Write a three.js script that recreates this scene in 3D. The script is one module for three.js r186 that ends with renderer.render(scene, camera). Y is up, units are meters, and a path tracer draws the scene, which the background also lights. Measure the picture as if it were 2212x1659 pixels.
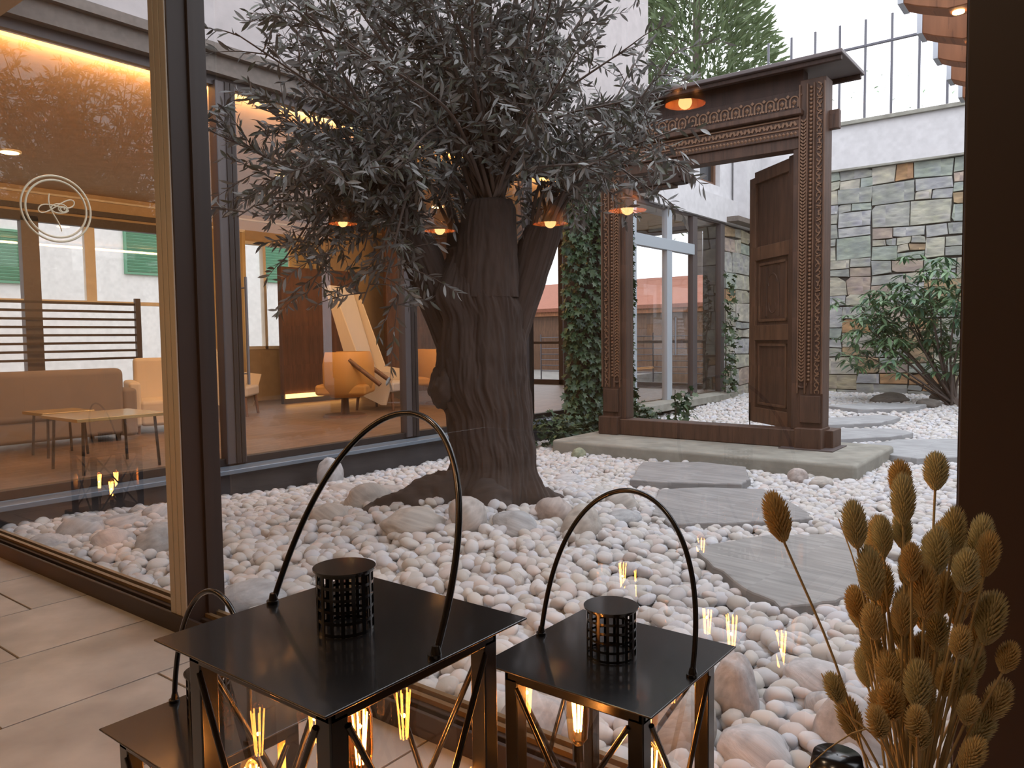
import * as THREE from 'three';
import { RoundedBoxGeometry } from 'three/addons/geometries/RoundedBoxGeometry.js';
import { mergeGeometries, mergeVertices } from 'three/addons/utils/BufferGeometryUtils.js';
import { RectAreaLightUniformsLib } from 'three/addons/lights/RectAreaLightUniformsLib.js';
RectAreaLightUniformsLib.init();

// ------------------------------------------------------------------ camera, sky, exposure
const scene = new THREE.Scene();
const camera = new THREE.PerspectiveCamera(2 * Math.atan(829.5 / 1661) * 180 / Math.PI, 2212 / 1659, 0.05, 200);
camera.position.set(0, 1.15, 1.65);
camera.rotation.set(-3.4 * Math.PI / 180, 37.8 * Math.PI / 180, -0.0125, 'YXZ');
camera.updateMatrixWorld();
const renderer = new THREE.WebGLRenderer({ antialias: true });
renderer.toneMapping = THREE.LinearToneMapping;
renderer.toneMappingExposure = 1.0;
renderer.shadowMap.enabled = true;
const SKY = 2.6;
{ // an evenly overcast sky, a little brighter overhead
  const w = 64, h = 32, d = new Float32Array(w * h * 4);
  for (let j = 0; j < h; j++) for (let i = 0; i < w; i++) {
    const el = Math.max(0, Math.sin(((j + 0.5) / h - 0.5) * Math.PI)), k = SKY * (0.85 + 0.3 * el), o = (j * w + i) * 4;
    d[o] = k * 0.96; d[o + 1] = k * 0.985; d[o + 2] = k * 1.06; d[o + 3] = 1;
  }
  const t = new THREE.DataTexture(d, w, h, THREE.RGBAFormat, THREE.FloatType);
  t.mapping = THREE.EquirectangularReflectionMapping; t.magFilter = t.minFilter = THREE.LinearFilter; t.needsUpdate = true;
  scene.background = t; scene.environment = t;
}

// ------------------------------------------------------------------ helpers
const R = (s => () => { s |= 0; s = s + 0x6D2B79F5 | 0; let t = Math.imul(s ^ s >>> 15, 1 | s); t = t + Math.imul(t ^ t >>> 7, 61 | t) ^ t; return ((t ^ t >>> 14) >>> 0) / 4294967296; })(20240);
const rr = (a, b) => a + (b - a) * R();
const pick = a => a[Math.floor(R() * a.length)];
const V = (x, y, z) => new THREE.Vector3(x, y, z);
const sm = (a, b, x) => { const t = Math.min(1, Math.max(0, (x - a) / (b - a))); return t * t * (3 - 2 * t); };
const hash = (x, y, z = 0) => { const s = Math.sin(x * 127.1 + y * 311.7 + z * 74.7) * 43758.5453; return s - Math.floor(s); };
function vn(x, y, z, per = 0) { // value noise, periodic in x and y when per is given
  const w = per ? v => ((v % per) + per) % per : v => v, xi = Math.floor(x), yi = Math.floor(y), zi = Math.floor(z), f = t => t * t * (3 - 2 * t), u = f(x - xi), v = f(y - yi), q = f(z - zi);
  const L = (a, b, t) => a + (b - a) * t, g = (i, j, k) => hash(w(xi + i), w(yi + j), zi + k);
  return L(L(L(g(0, 0, 0), g(1, 0, 0), u), L(g(0, 1, 0), g(1, 1, 0), u), v), L(L(g(0, 0, 1), g(1, 0, 1), u), L(g(0, 1, 1), g(1, 1, 1), u), v), q);
}
const fbm = (x, y, z, n = 4, per = 0) => { let s = 0, a = 0.5, t = 0; for (let i = 0; i < n; i++) { s += a * vn(x, y, z + i * 9.3, per); t += a; x *= 2; y *= 2; z *= 2; per *= 2; a /= 2; } return s / t; };
function tex(n, fn, rep = 1, color = true) { // fn(u, v) -> grey or [r, g, b] in 0..1
  const d = new Uint8Array(n * n * 4);
  for (let j = 0; j < n; j++) for (let i = 0; i < n; i++) {
    const c = fn(i / n, j / n), o = (j * n + i) * 4, a = Array.isArray(c) ? c : [c, c, c];
    for (let k = 0; k < 3; k++) d[o + k] = Math.max(0, Math.min(255, a[k] * 255)); d[o + 3] = 255;
  }
  const t = new THREE.DataTexture(d, n, n); t.wrapS = t.wrapT = THREE.RepeatWrapping; t.magFilter = THREE.LinearFilter; t.minFilter = THREE.LinearMipmapLinearFilter; t.generateMipmaps = true;
  t.repeat.set(rep, rep); if (color) t.colorSpace = THREE.SRGBColorSpace; t.needsUpdate = true; return t;
}
const T = {
  wood: tex(256, (u, v) => 0.62 + 0.38 * fbm(u * 16, v * 2, 1, 4, 0) - 0.1 * (vn(u * 60, v * 3, 2) > 0.75 ? 1 : 0), 1.4),
  mottle: tex(256, (u, v) => 0.74 + 0.26 * fbm(u * 8, v * 8, 3, 5, 8), 1),
  fine: tex(256, (u, v) => 0.8 + 0.2 * fbm(u * 32, v * 32, 5, 3, 32), 1),
  slate: tex(256, (u, v) => 0.66 + 0.34 * (0.6 * fbm(u * 4, v * 40, 3, 3) + 0.4 * fbm(u * 6, v * 6, 8, 4, 6)), 1),
  cleft: tex(256, (u, v) => { const a = fbm(u * 5, v * 12, 2, 4), b = fbm(u * 3, v * 3, 7, 3); return [0.62 + 0.38 * a, 0.62 + 0.36 * a + 0.02 * b, 0.6 + 0.3 * a + 0.1 * (1 - b)]; }, 1.3),
  plaster: tex(256, (u, v) => 0.9 + 0.1 * fbm(u * 16, v * 16, 4, 4, 16), 0.7),
};
const lin = (r, g, b) => new THREE.Color().setRGB(r, g, b);
function mat(c, rough = 0.8, o = {}) { return new THREE.MeshPhysicalMaterial({ color: Array.isArray(c) ? lin(...c) : c, roughness: rough, ...o }); }
const BR = { map: T.wood, bumpMap: T.wood, bumpScale: 0.004 };
const M = {
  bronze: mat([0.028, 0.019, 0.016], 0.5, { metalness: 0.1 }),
  bronzeLit: mat([0.33, 0.3, 0.25], 0.55, { metalness: 0.15 }),  // lighter copy of bronze: warm lobby light on post fronts put into the colour
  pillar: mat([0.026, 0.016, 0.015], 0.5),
  facadeFrame: mat([0.1, 0.085, 0.085], 0.45, { metalness: 0.2 }),
  lightFrame: mat([0.45, 0.5, 0.55], 0.4, { metalness: 0.3 }),
  black: mat([0.008, 0.008, 0.009], 0.22, { metalness: 0.3, clearcoat: 0.5, clearcoatRoughness: 0.15 }),
  blackTop: mat([0.006, 0.006, 0.007], 0.25, { clearcoat: 0.6, clearcoatRoughness: 0.08 }),
  glassFront: mat([1, 1, 1], 0.0, { transmission: 1, thickness: 0, ior: 1.8 }),
  glassFacade: mat([0.97, 0.96, 0.94], 0.0, { transmission: 1, thickness: 0, ior: 1.6 }),
  glassDoor: mat([0.93, 0.95, 0.96], 0.0, { transmission: 1, thickness: 0, ior: 1.6 }),
  glassThin: mat([1, 1, 1], 0.0, { transmission: 1, thickness: 0, ior: 1.5 }),
  amber: mat([1, 0.72, 0.4], 0.02, { transmission: 1, thickness: 0, ior: 1.5 }),
  filament: mat([0, 0, 0], 1, { emissive: lin(1, 0.43, 0.12), emissiveIntensity: 55 }),
  led: mat([0, 0, 0], 1, { emissive: lin(1, 0.47, 0.13), emissiveIntensity: 5 }),
  lampGlow: mat([0, 0, 0], 1, { emissive: lin(1, 0.55, 0.2), emissiveIntensity: 16 }),
  copper: mat([0.75, 0.33, 0.1], 0.35, { metalness: 0.6, side: THREE.DoubleSide }),
  white: mat([0.66, 0.65, 0.66], 0.85, { map: T.plaster }),
  wallGrey: mat([0.5, 0.46, 0.455], 0.85, { map: T.plaster }),
  cream: mat([0.8, 0.77, 0.68], 0.9, { map: T.plaster }),
  tan: mat([0.5, 0.38, 0.24], 0.85, { map: T.plaster }),
  tanCeil: mat([0.66, 0.48, 0.3], 0.8, { map: T.plaster }),
  fascia: mat([0.2, 0.165, 0.14], 0.6, { map: T.fine }),
  plinth: mat([0.075, 0.07, 0.075], 0.7, { map: T.mottle }),
  ledge: mat([0.2, 0.25, 0.31], 0.35, { metalness: 0.4 }),  // blue-grey base colour carries the sky reflected on the ledge
  floorTile: [0, 1, 2, 3].map(i => mat([0.44 + i * 0.02, 0.425 + i * 0.018, 0.41 + i * 0.017], 0.42, { map: T.mottle })),
  grout: mat([0.1, 0.085, 0.07], 0.9),
  loungeFloor: mat([0.32, 0.22, 0.15], 0.4, { map: T.wood }),
  brown: mat([0.16, 0.065, 0.032], 0.6, { map: T.wood }),
  soil: mat([0.3, 0.28, 0.26], 0.95, { map: T.mottle }),
  concrete: mat([0.37, 0.36, 0.31], 0.9, { map: T.mottle, bumpMap: T.mottle, bumpScale: 0.01 }),
  slab: [0, 1, 2].map(i => mat([[0.42, 0.41, 0.395], [0.4, 0.39, 0.385], [0.5, 0.51, 0.52]][i], 0.75, { map: T.slate, bumpMap: T.slate, bumpScale: 0.012 })),
  bark: mat([0.075, 0.055, 0.048], 0.95, { map: T.mottle, vertexColors: true }),
  twig: mat([0.115, 0.09, 0.078], 0.9),
  gateWood: mat([0.125, 0.062, 0.038], 0.6, BR),
  gateDark: mat([0.07, 0.034, 0.024], 0.65, BR),
  gateLight: mat([0.2, 0.1, 0.055], 0.6, BR),
  carve: mat([0.21, 0.115, 0.065], 0.6),
  roofSheet: mat([0.12, 0.1, 0.1], 0.5, { metalness: 0.3 }),
  timber: mat([0.5, 0.2, 0.085], 0.6, BR),
  steel: mat([0.4, 0.42, 0.46], 0.35, { metalness: 0.8 }),
  rail: mat([0.12, 0.12, 0.14], 0.5, { metalness: 0.4 }),
  mustard: mat([0.5, 0.27, 0.07], 0.55),
  chairGrey: mat([0.5, 0.5, 0.5], 0.8),
  chairCream: mat([0.62, 0.55, 0.44], 0.8),
  sofa: mat([0.2, 0.17, 0.15], 0.9),
  brass: mat([0.22, 0.15, 0.08], 0.35, { metalness: 0.5 }),
  gold: mat([0.75, 0.55, 0.25], 0.22, { metalness: 0.6 }),
  walnut: mat([0.22, 0.11, 0.06], 0.5, BR),
  curtain: mat([0.82, 0.7, 0.45], 0.95, { transmission: 0.4, thickness: 0, side: THREE.DoubleSide }),
  logo: mat([0.9, 0.85, 0.65], 0.6),
  shutter: mat([0.14, 0.35, 0.22], 0.7),
  streetWhite: mat([0.92, 0.9, 0.86], 0.9, { map: T.plaster }),
  asphalt: mat([0.3, 0.29, 0.27], 0.95, { map: T.mottle }),
  redRoof: mat([0.42, 0.16, 0.1], 0.8, { map: T.fine }),
  paneDark: mat([0.03, 0.035, 0.04], 0.1),
  mortar: mat([0.1, 0.09, 0.08], 0.95),
  stone: [[0.4, 0.4, 0.385], [0.34, 0.35, 0.34], [0.45, 0.42, 0.36], [0.42, 0.37, 0.28], [0.4, 0.29, 0.19], [0.45, 0.27, 0.15], [0.36, 0.4, 0.37], [0.44, 0.44, 0.46], [0.5, 0.47, 0.42], [0.38, 0.36, 0.31], [0.43, 0.35, 0.31], [0.47, 0.46, 0.4]].map(c => mat(c.map(v => v * 1.35), 0.9, { map: T.cleft, bumpMap: T.cleft, bumpScale: 0.02 })),
  pebble: [[0.72, 0.7, 0.69], [0.66, 0.64, 0.62], [0.76, 0.76, 0.77], [0.6, 0.57, 0.53], [0.7, 0.67, 0.63], [0.68, 0.69, 0.73], [0.62, 0.61, 0.62], [0.7, 0.63, 0.6]].map(c => mat(c.map(v => v * 0.78), 0.75)),
  boulder: [[0.74, 0.73, 0.74], [0.66, 0.62, 0.57], [0.7, 0.66, 0.63], [0.6, 0.62, 0.64], [0.64, 0.56, 0.52]].map(c => mat(c.map(v => v * 0.85), 0.8, { map: T.mottle, bumpMap: T.mottle, bumpScale: 0.006 })),
  mossy: mat([0.36, 0.38, 0.26], 0.9, { map: T.mottle }),
  darkRock: mat([0.2, 0.18, 0.16], 0.9, { map: T.mottle }),
  olive: [[0.12, 0.118, 0.112], [0.17, 0.172, 0.162], [0.105, 0.115, 0.085], [0.3, 0.305, 0.295]].map(c => mat(c, 0.5, { side: THREE.DoubleSide, transmission: 0.12, thickness: 0 })),
  ivy: [[0.035, 0.075, 0.025], [0.025, 0.055, 0.025], [0.06, 0.105, 0.04]].map(c => mat(c, 0.5, { side: THREE.DoubleSide, transmission: 0.15, thickness: 0 })),
  rhodo: [[0.11, 0.2, 0.09], [0.17, 0.28, 0.14], [0.07, 0.15, 0.09]].map(c => mat(c, 0.45, { side: THREE.DoubleSide, transmission: 0.2, thickness: 0 })),
  conifer: mat([0.12, 0.17, 0.075], 0.8, { side: THREE.DoubleSide, transmission: 0.25, thickness: 0 }),
  straw: [[0.58, 0.42, 0.19], [0.64, 0.51, 0.27], [0.57, 0.51, 0.3], [0.5, 0.42, 0.22]].map(c => mat(c, 0.9)),
  stem: mat([0.42, 0.32, 0.16], 0.8),
  wax: mat([0.85, 0.83, 0.78], 0.6),
};
const strip = g => { g = g.index ? g.toNonIndexed() : g; for (const k of Object.keys(g.attributes)) if (!['position', 'normal', 'uv', 'color'].includes(k)) g.deleteAttribute(k); if (!g.attributes.uv) g.setAttribute('uv', new THREE.BufferAttribute(new Float32Array(g.attributes.position.count * 2), 2)); return g; };
function uvm(g) { // uv in metres, by the way each face points
  g = g.index ? g.toNonIndexed() : g; const p = g.attributes.position, uv = new Float32Array(p.count * 2), a = V(0, 0, 0), b = V(0, 0, 0), c = V(0, 0, 0);
  for (let i = 0; i < p.count; i += 3) {
    a.fromBufferAttribute(p, i); b.fromBufferAttribute(p, i + 1).sub(a); c.fromBufferAttribute(p, i + 2).sub(a); b.cross(c); const x = Math.abs(b.x), y = Math.abs(b.y), z = Math.abs(b.z);
    for (let k = 0; k < 3; k++) { const X = p.getX(i + k), Y = p.getY(i + k), Z = p.getZ(i + k), q = x >= y && x >= z ? [Z, Y] : y >= z ? [X, Z] : [X, Y]; uv[(i + k) * 2] = q[0]; uv[(i + k) * 2 + 1] = q[1]; }
  }
  g.setAttribute('uv', new THREE.BufferAttribute(uv, 2)); return g;
}
const join = gs => { const a = [].concat(gs).map(strip), col = a.some(g => g.attributes.color); if (!col) a.forEach(g => g.deleteAttribute('color')); return a.length > 1 ? mergeGeometries(a) : a[0]; };
const used = {};
const numbered = n => { const k = used[n] = (used[n] ?? -1) + 1; return k ? `${n}_${String(k).padStart(3, '0')}` : n; };
function mesh(name, gs, m, parent) { const o = new THREE.Mesh(uvm(join(gs)), m); o.name = name; o.castShadow = o.receiveShadow = true; (parent ?? scene).add(o); return o; }
function raw(name, g, m, parent) { const o = new THREE.Mesh(g, m); o.name = name; o.castShadow = o.receiveShadow = true; (parent ?? scene).add(o); return o; }
function tag(o, label, category, group, kind) { o.userData = { ...o.userData, label, category }; if (group) o.userData.group = group; if (kind) o.userData.kind = kind; return o; }
function thing(name, label, category, [x, y, z] = [0, 0, 0], ry = 0, group, kind) { const o = new THREE.Group(); o.name = numbered(name); o.position.set(x, y, z); o.rotation.y = ry; scene.add(o); return tag(o, label, category, group, kind); }
const struct = (name, label, category) => thing(name, label, category, [0, 0, 0], 0, null, 'structure');
const bb = (x0, x1, y0, y1, z0, z1) => new THREE.BoxGeometry(x1 - x0, y1 - y0, z1 - z0).translate((x0 + x1) / 2, (y0 + y1) / 2, (z0 + z1) / 2);
const rb = (x0, x1, y0, y1, z0, z1, r = 0.01, s = 1) => new RoundedBoxGeometry(x1 - x0, y1 - y0, z1 - z0, s, Math.min(r, (x1 - x0) / 2.01, (y1 - y0) / 2.01, (z1 - z0) / 2.01)).translate((x0 + x1) / 2, (y0 + y1) / 2, (z0 + z1) / 2);
const cyl = (r0, r1, h, x, y, z, n = 16) => new THREE.CylinderGeometry(r1, r0, h, n).translate(x, y + h / 2, z);
function rod(a, b, r, n = 8, r2 = r) { const d = b.clone().sub(a), g = new THREE.CylinderGeometry(r2, r, d.length(), n, 1); g.applyQuaternion(new THREE.Quaternion().setFromUnitVectors(V(0, 1, 0), d.clone().normalize())); const c = a.clone().add(b).multiplyScalar(0.5); return g.translate(c.x, c.y, c.z); }
function tube(pts, r, seg = 24, n = 6, taper = null) {
  const c = new THREE.CatmullRomCurve3(pts), g = new THREE.TubeGeometry(c, seg, r, n, false);
  if (taper) { const p = g.attributes.position; for (let i = 0; i <= seg; i++) { const o = c.getPointAt(i / seg), k = taper(i / seg); for (let j = 0; j <= n; j++) { const q = i * (n + 1) + j; p.setXYZ(q, o.x + (p.getX(q) - o.x) * k, o.y + (p.getY(q) - o.y) * k, o.z + (p.getZ(q) - o.z) * k); } } g.computeVertexNormals(); }
  return g;
}
const ground = (x, z) => -0.26 + 0.12 * sm(-3.2, -0.6, z) - 0.05 * sm(-5.0, -6.2, x) * 1 + 0.16 * sm(-9, -14, z) + 0.26 * Math.exp(-((x + 3.35) ** 2 + (z + 2.5) ** 2) / 1.5);
function project(p) { const q = p.clone().project(camera); return q; }

// ------------------------------------------------------------------ lobby: the room the camera stands in
{
  const f = struct('floor', 'beige stone tiled lobby floor in front of the glass', 'floor');
  mesh('subfloor', bb(-6.4, 4, -0.4, -0.006, 0.06, 6), M.grout, f);
  const cols = Math.ceil(10.3 / 0.54);
  for (let c = 0; c < cols; c++) {
    const x0 = -6.375 + 0.54 * c + 0.003, off = ((c * 0.24 + 0.05) % 0.72) - 0.72;
    for (let k = 0; k < 10; k++) {
      let z0 = 0.06 + off + 0.72 * k, z1 = z0 + 0.712; z0 = Math.max(z0, 0.07); z1 = Math.min(z1, 5.99); if (z1 - z0 < 0.05) continue;
      mesh('tile', rb(x0, x0 + 0.532, -0.02, 0, z0, z1, 0.002), M.floorTile[(c * 7 + k * 3) % 4], f);
    }
  }
  const ce = struct('ceiling', 'tan lobby ceiling above the camera', 'ceiling'); mesh('slab', bb(-6.6, 4.2, 3.4, 3.6, -0.5, 6.2), M.tanCeil, ce);
  mesh('wall', bb(-6.6, 4.2, 0, 3.4, 6, 6.2), M.tan, struct('wall_rear', 'tan rear wall of the lobby', 'wall'));
  mesh('wall', bb(-6.6, -6.4, 0, 3.4, 0.1, 6), M.tan, struct('wall_left', 'tan left wall of the lobby', 'wall'));
  mesh('wall', bb(4, 4.2, 0, 3.4, 0.1, 6), M.tan, struct('wall_right', 'tan right wall of the lobby', 'wall'));

  const w = struct('window_1', 'tall lobby glazing with dark bronze posts facing the courtyard', 'window');
  mesh('bottom_rail', [rb(-6.4, 4, -0.05, 0.03, -0.08, 0.1, 0.005), rb(-6.4, 4, 0.03, 0.055, -0.04, 0.05, 0.004)], M.bronze, w);
  mesh('bottom_rail', rb(-6.4, 4, 0.0, 0.075, 0.1, 0.115, 0.003), M.bronze, w);
  mesh('glazing_bead', [bb(-6.4, 4, 0.055, 0.07, 0.012, 0.03), bb(-6.4, 4, 0.055, 0.07, -0.03, -0.012)], M.brass, w);
  mesh('head_rail', bb(-6.4, 4, 3.3, 3.4, -0.08, 0.1), M.bronze, w);
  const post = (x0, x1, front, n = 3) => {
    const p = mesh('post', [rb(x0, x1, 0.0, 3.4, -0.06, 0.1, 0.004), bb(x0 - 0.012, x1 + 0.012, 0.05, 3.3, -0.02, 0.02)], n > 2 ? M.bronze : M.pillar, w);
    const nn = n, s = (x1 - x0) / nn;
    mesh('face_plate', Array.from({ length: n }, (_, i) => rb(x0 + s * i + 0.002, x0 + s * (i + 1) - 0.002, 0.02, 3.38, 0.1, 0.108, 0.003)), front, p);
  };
  post(-2.94, -2.82, M.bronzeLit); post(-5.75, -5.63, M.bronzeLit); post(-0.205, 0.3, M.pillar, 2);
  for (const [a, b] of [[-6.4, -5.75], [-5.63, -2.94], [-2.82, -0.205], [0.3, 4]]) raw('pane', uvm(bb(a, b, 0.05, 3.3, -0.0005, 0.0005)), M.glassFront, w);
  // the pane is one sheet: keep only its front face
  w.children.filter(o => o.name === 'pane').forEach(o => { const b = new THREE.Box3().setFromObject(o); o.geometry = new THREE.PlaneGeometry(b.max.x - b.min.x, b.max.y - b.min.y).translate((b.max.x + b.min.x) / 2, (b.max.y + b.min.y) / 2, 0); });
  const roof = struct('trim_1', 'thin flat roof edge above the lobby glazing', 'roof'); mesh('roof_edge', bb(-6.6, 4.2, 3.6, 3.75, -0.6, 6.2), M.fascia, roof);
}
function pendant(x, y, z, label, cd) {
  const t = thing('pendant_lamp', label, 'lamp', [x, y, z], 0, 'pendant lamps over the lobby');
  const pts = []; for (let i = 0; i <= 10; i++) { const a = i / 10 * Math.PI * 0.5; pts.push(new THREE.Vector2(0.1 * Math.cos(a) + 0.0001, 0.11 * Math.sin(a))); } pts.push(new THREE.Vector2(0.015, 0.15));
  raw('shade', new THREE.LatheGeometry(pts, 28), M.copper, t);
  mesh('cord', cyl(0.004, 0.004, 3.4 - y - 0.16, 0, 0.16, 0, 6), M.black, t);
  mesh('bulb', new THREE.SphereGeometry(0.034, 16, 10).translate(0, 0.01, 0), M.lampGlow, t);
  const l = new THREE.PointLight(lin(1, 0.55, 0.24), cd, 0, 2); l.position.set(0, 0.01, 0); l.shadow.radius = 1.5; l.castShadow = true; t.add(l);
}
pendant(-2.04, 1.82, 2.0, 'copper dome pendant lamp mirrored beside the carved gate opening', 0.9);
pendant(-2.54, 1.8, 2.0, 'copper dome pendant lamp mirrored above the ivy', 0.9);
pendant(-3.4, 1.84, 2.0, 'copper dome pendant lamp mirrored behind the olive trunk top', 0.9);
pendant(-4.34, 1.98, 2.0, 'copper dome pendant lamp mirrored left of the olive tree', 0.9);
pendant(-1.71, 2.31, 2.0, 'copper dome pendant lamp mirrored on the gate frieze', 0.9);

for (const [x, z, label] of [[-0.6, 2.4, 'added round ceiling light out of view above the camera, brightening the dried grass'], [-2.2, 1.3, 'added round ceiling light out of view above the lanterns, brightening floor and posts']]) {  // lamps added out of view to brighten dried grass, floor and posts
  const t = thing('added_ceiling_light', label, 'lamp', [x, 3.4, z], 0, 'added lobby ceiling lights out of view');
  mesh('trim_ring', new THREE.CylinderGeometry(0.13, 0.13, 0.02, 28).translate(0, -0.01, 0), M.cream, t); mesh('diffuser', new THREE.CylinderGeometry(0.1, 0.1, 0.008, 28).translate(0, -0.024, 0), M.lampGlow, t);
  const l = new THREE.RectAreaLight(lin(1, 0.74, 0.5), 120, 0.18, 0.18); l.position.set(0, -0.04, 0); l.rotation.x = -Math.PI / 2; t.add(l);
}

// ------------------------------------------------------------------ courtyard ground
{
  const g = new THREE.PlaneGeometry(12, 17, 80, 110).rotateX(-Math.PI / 2).translate(-1, 0, -8.55), p = g.attributes.position;
  for (let i = 0; i < p.count; i++) p.setY(i, ground(p.getX(i), p.getZ(i)) - 0.025);
  g.computeVertexNormals(); const o = raw('courtyard_ground', uvm(g), M.soil); tag(o, 'bare ground under the courtyard pebbles', 'ground', null, 'structure');
  mesh('kerb', bb(-6.4, 4, -0.45, -0.05, -0.08, 0.06), M.concrete, struct('trim_2', 'low concrete kerb under the lobby glazing', 'kerb'));
  tag(mesh('earth', bb(-60, 40, -0.8, -0.7, -70, 40), M.asphalt), 'open ground around the buildings', 'ground', null, 'structure');
}

// ------------------------------------------------------------------ left building: lounge behind a glass facade
const FX = -6.45;
{
  const w = struct('window_2', 'long glass facade of the lounge with brown mullions', 'window');
  const zs = [-0.15, -2.4, -4.7, -7.0, -9.25];
  mesh('bottom_rail', rb(FX - 0.06, FX + 0.03, 0.0, 0.07, -9.3, -0.15, 0.005), M.bronze, w);
  mesh('head_rail', bb(FX - 0.06, FX + 0.03, 3.46, 3.54, -14, -0.15), M.facadeFrame, w);
  for (const z of zs) {
    const p = mesh('mullion', [rb(FX - 0.05, FX + 0.06, 0.02, 3.5, z - 0.1, z + 0.1, 0.004)], M.facadeFrame, w);
    mesh('cover_strip', [rb(FX + 0.06, FX + 0.07, 0.02, 3.5, z - 0.085, z - 0.045, 0.002), rb(FX + 0.06, FX + 0.07, 0.02, 3.5, z - 0.03, z + 0.01, 0.002)], M.bronze, p);
  }
  const pane = (z0, z1, y0, y1, m) => { const o = raw('pane', new THREE.PlaneGeometry(z1 - z0, y1 - y0).rotateY(Math.PI / 2).translate(FX, (y0 + y1) / 2, (z0 + z1) / 2), m, w); return o; };
  for (let i = 0; i < 4; i++) pane(zs[i + 1] + 0.1, zs[i] - 0.1, 0.07, 3.46, M.glassFacade);
  mesh('handle', [rod(V(FX + 0.1, 0.75, -2.52), V(FX + 0.1, 1.75, -2.52), 0.014, 8), rod(V(FX + 0.03, 0.85, -2.52), V(FX + 0.1, 0.85, -2.52), 0.008, 6), rod(V(FX + 0.03, 1.65, -2.52), V(FX + 0.1, 1.65, -2.52), 0.008, 6)], M.steel, w);

  const d = struct('door_1', 'pale framed glass doors with transom behind the carved gate', 'door');
  const dz = [-10.0, -11.35, -12.45, -13.9];
  for (const [z, m] of [[-9.45, M.facadeFrame], [-10.0, M.lightFrame], [-11.35, M.lightFrame], [-12.45, M.facadeFrame], [-13.8, M.facadeFrame]]) mesh('jamb', rb(FX - 0.05, FX + 0.06, -0.05, 3.46, z - 0.1, z + 0.1, 0.005), m, d);
  mesh('transom', rb(FX - 0.05, FX + 0.07, 2.72, 2.92, -12.4, -10.0, 0.005), M.lightFrame, d);
  mesh('threshold', rb(FX - 0.2, FX + 0.4, -0.15, -0.02, -13.8, -9.4, 0.01), M.concrete, d);
  for (const [a, b] of [[-11.25, -10.1], [-12.35, -11.45]]) { const o = raw('pane', new THREE.PlaneGeometry(b - a, 2.72).rotateY(Math.PI / 2).translate(FX, 1.36, (a + b) / 2), M.glassDoor, d); const q = raw('pane', new THREE.PlaneGeometry(b - a, 0.54).rotateY(Math.PI / 2).translate(FX, 3.19, (a + b) / 2), M.glassDoor, d); }
  raw('pane', new THREE.PlaneGeometry(1.15, 3.46).rotateY(Math.PI / 2).translate(FX, 1.73, -13.12), M.glassDoor, d);
  mesh('handle', rod(V(FX + 0.1, 0.8, -11.5), V(FX + 0.1, 1.5, -11.5), 0.016, 8), M.steel, d);

  const pl = struct('baseboard_left', 'dark plinth with metal ledge coloured blue-grey for reflected sky under the lounge facade', 'plinth');
  mesh('plinth', bb(FX - 0.1, FX + 0.16, -0.7, -0.04, -9.3, -0.1), M.plinth, pl);
  mesh('ledge', rb(FX - 0.04, FX + 0.26, -0.04, 0.0, -9.3, -0.1, 0.006), M.ledge, pl);
  const up = struct('wall_left_upper', 'plain white upper wall above the lounge facade', 'wall');
  mesh('wall', bb(FX - 0.3, FX + 0.02, 3.78, 9.5, -10.6, -0.1), M.wallGrey, up);
  mesh('roof', bb(-13.2, FX - 0.3, 3.78, 4.0, -14.2, -0.1), M.white, up);
  const fa = struct('trim_3', 'brown fascia band along the top of the lounge facade', 'trim');
  mesh('fascia', [bb(FX - 0.1, FX + 0.12, 3.54, 3.74, -10.6, -0.1), bb(FX - 0.1, FX + 0.18, 3.7, 3.78, -10.6, -0.1)], M.fascia, fa);
  const led = thing('led_strip', 'glowing orange LED strip along the top of the lounge facade', 'light strip', [FX - 0.02, 3.47, -4.7]);
  mesh('diffuser', bb(-0.1, -0.06, -0.02, 0.002, -4.5, 4.5), M.led, led);
  const l = new THREE.RectAreaLight(lin(1, 0.52, 0.2), 180, 9, 0.05); l.position.set(-0.14, -0.03, 0); l.rotation.order = 'YXZ'; l.rotation.set(0.15, Math.PI / 2, 0); led.add(l);
  // lounge interior
  mesh('boards', bb(-13, FX - 0.06, -0.1, 0, -14, -0.1), M.loungeFloor, struct('floor_lounge', 'brown floor of the lounge', 'floor'));
  mesh('ceiling_board', bb(-13, FX - 0.1, 3.54, 3.78, -14, -0.1), M.tanCeil, struct('ceiling_lounge', 'tan ceiling of the lounge', 'ceiling'));
  const fw = struct('wall_lounge', 'tan far wall of the lounge with street windows', 'wall');
  mesh('wall', [bb(-13.2, -13, -0.1, 3.78, -14, -8.0), bb(-13.2, -13, 3.06, 3.78, -8, -0.1), bb(-13.2, -13, -0.1, 0.25, -6.2, -0.1), bb(-13.2, -13, -0.1, 1.0, -8.0, -6.2), bb(-13.2, -13, 0, 3.1, -6.6, -6.2), bb(-13.2, FX, -0.1, 3.78, -0.15, 0.05)], M.tan, fw);
  const w6 = struct('window_6', 'glazed end wall of the lounge seen through the glass doors', 'window');
  mesh('frame', [bb(-13.2, FX - 0.06, -0.1, 0.12, -14.1, -13.98), bb(-13.2, FX - 0.06, 3.4, 3.78, -14.1, -13.98), ...[-12.9, -10.6, -8.7, -6.62].map(x => bb(x - 0.06, x + 0.06, 0, 3.5, -14.1, -13.98)), bb(-13.2, FX - 0.06, 1.0, 1.06, -14.06, -14)], M.facadeFrame, w6);
  raw('pane', new THREE.PlaneGeometry(6.6, 3.4).translate(-9.8, 1.75, -14.04), M.glassThin, w6);
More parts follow.
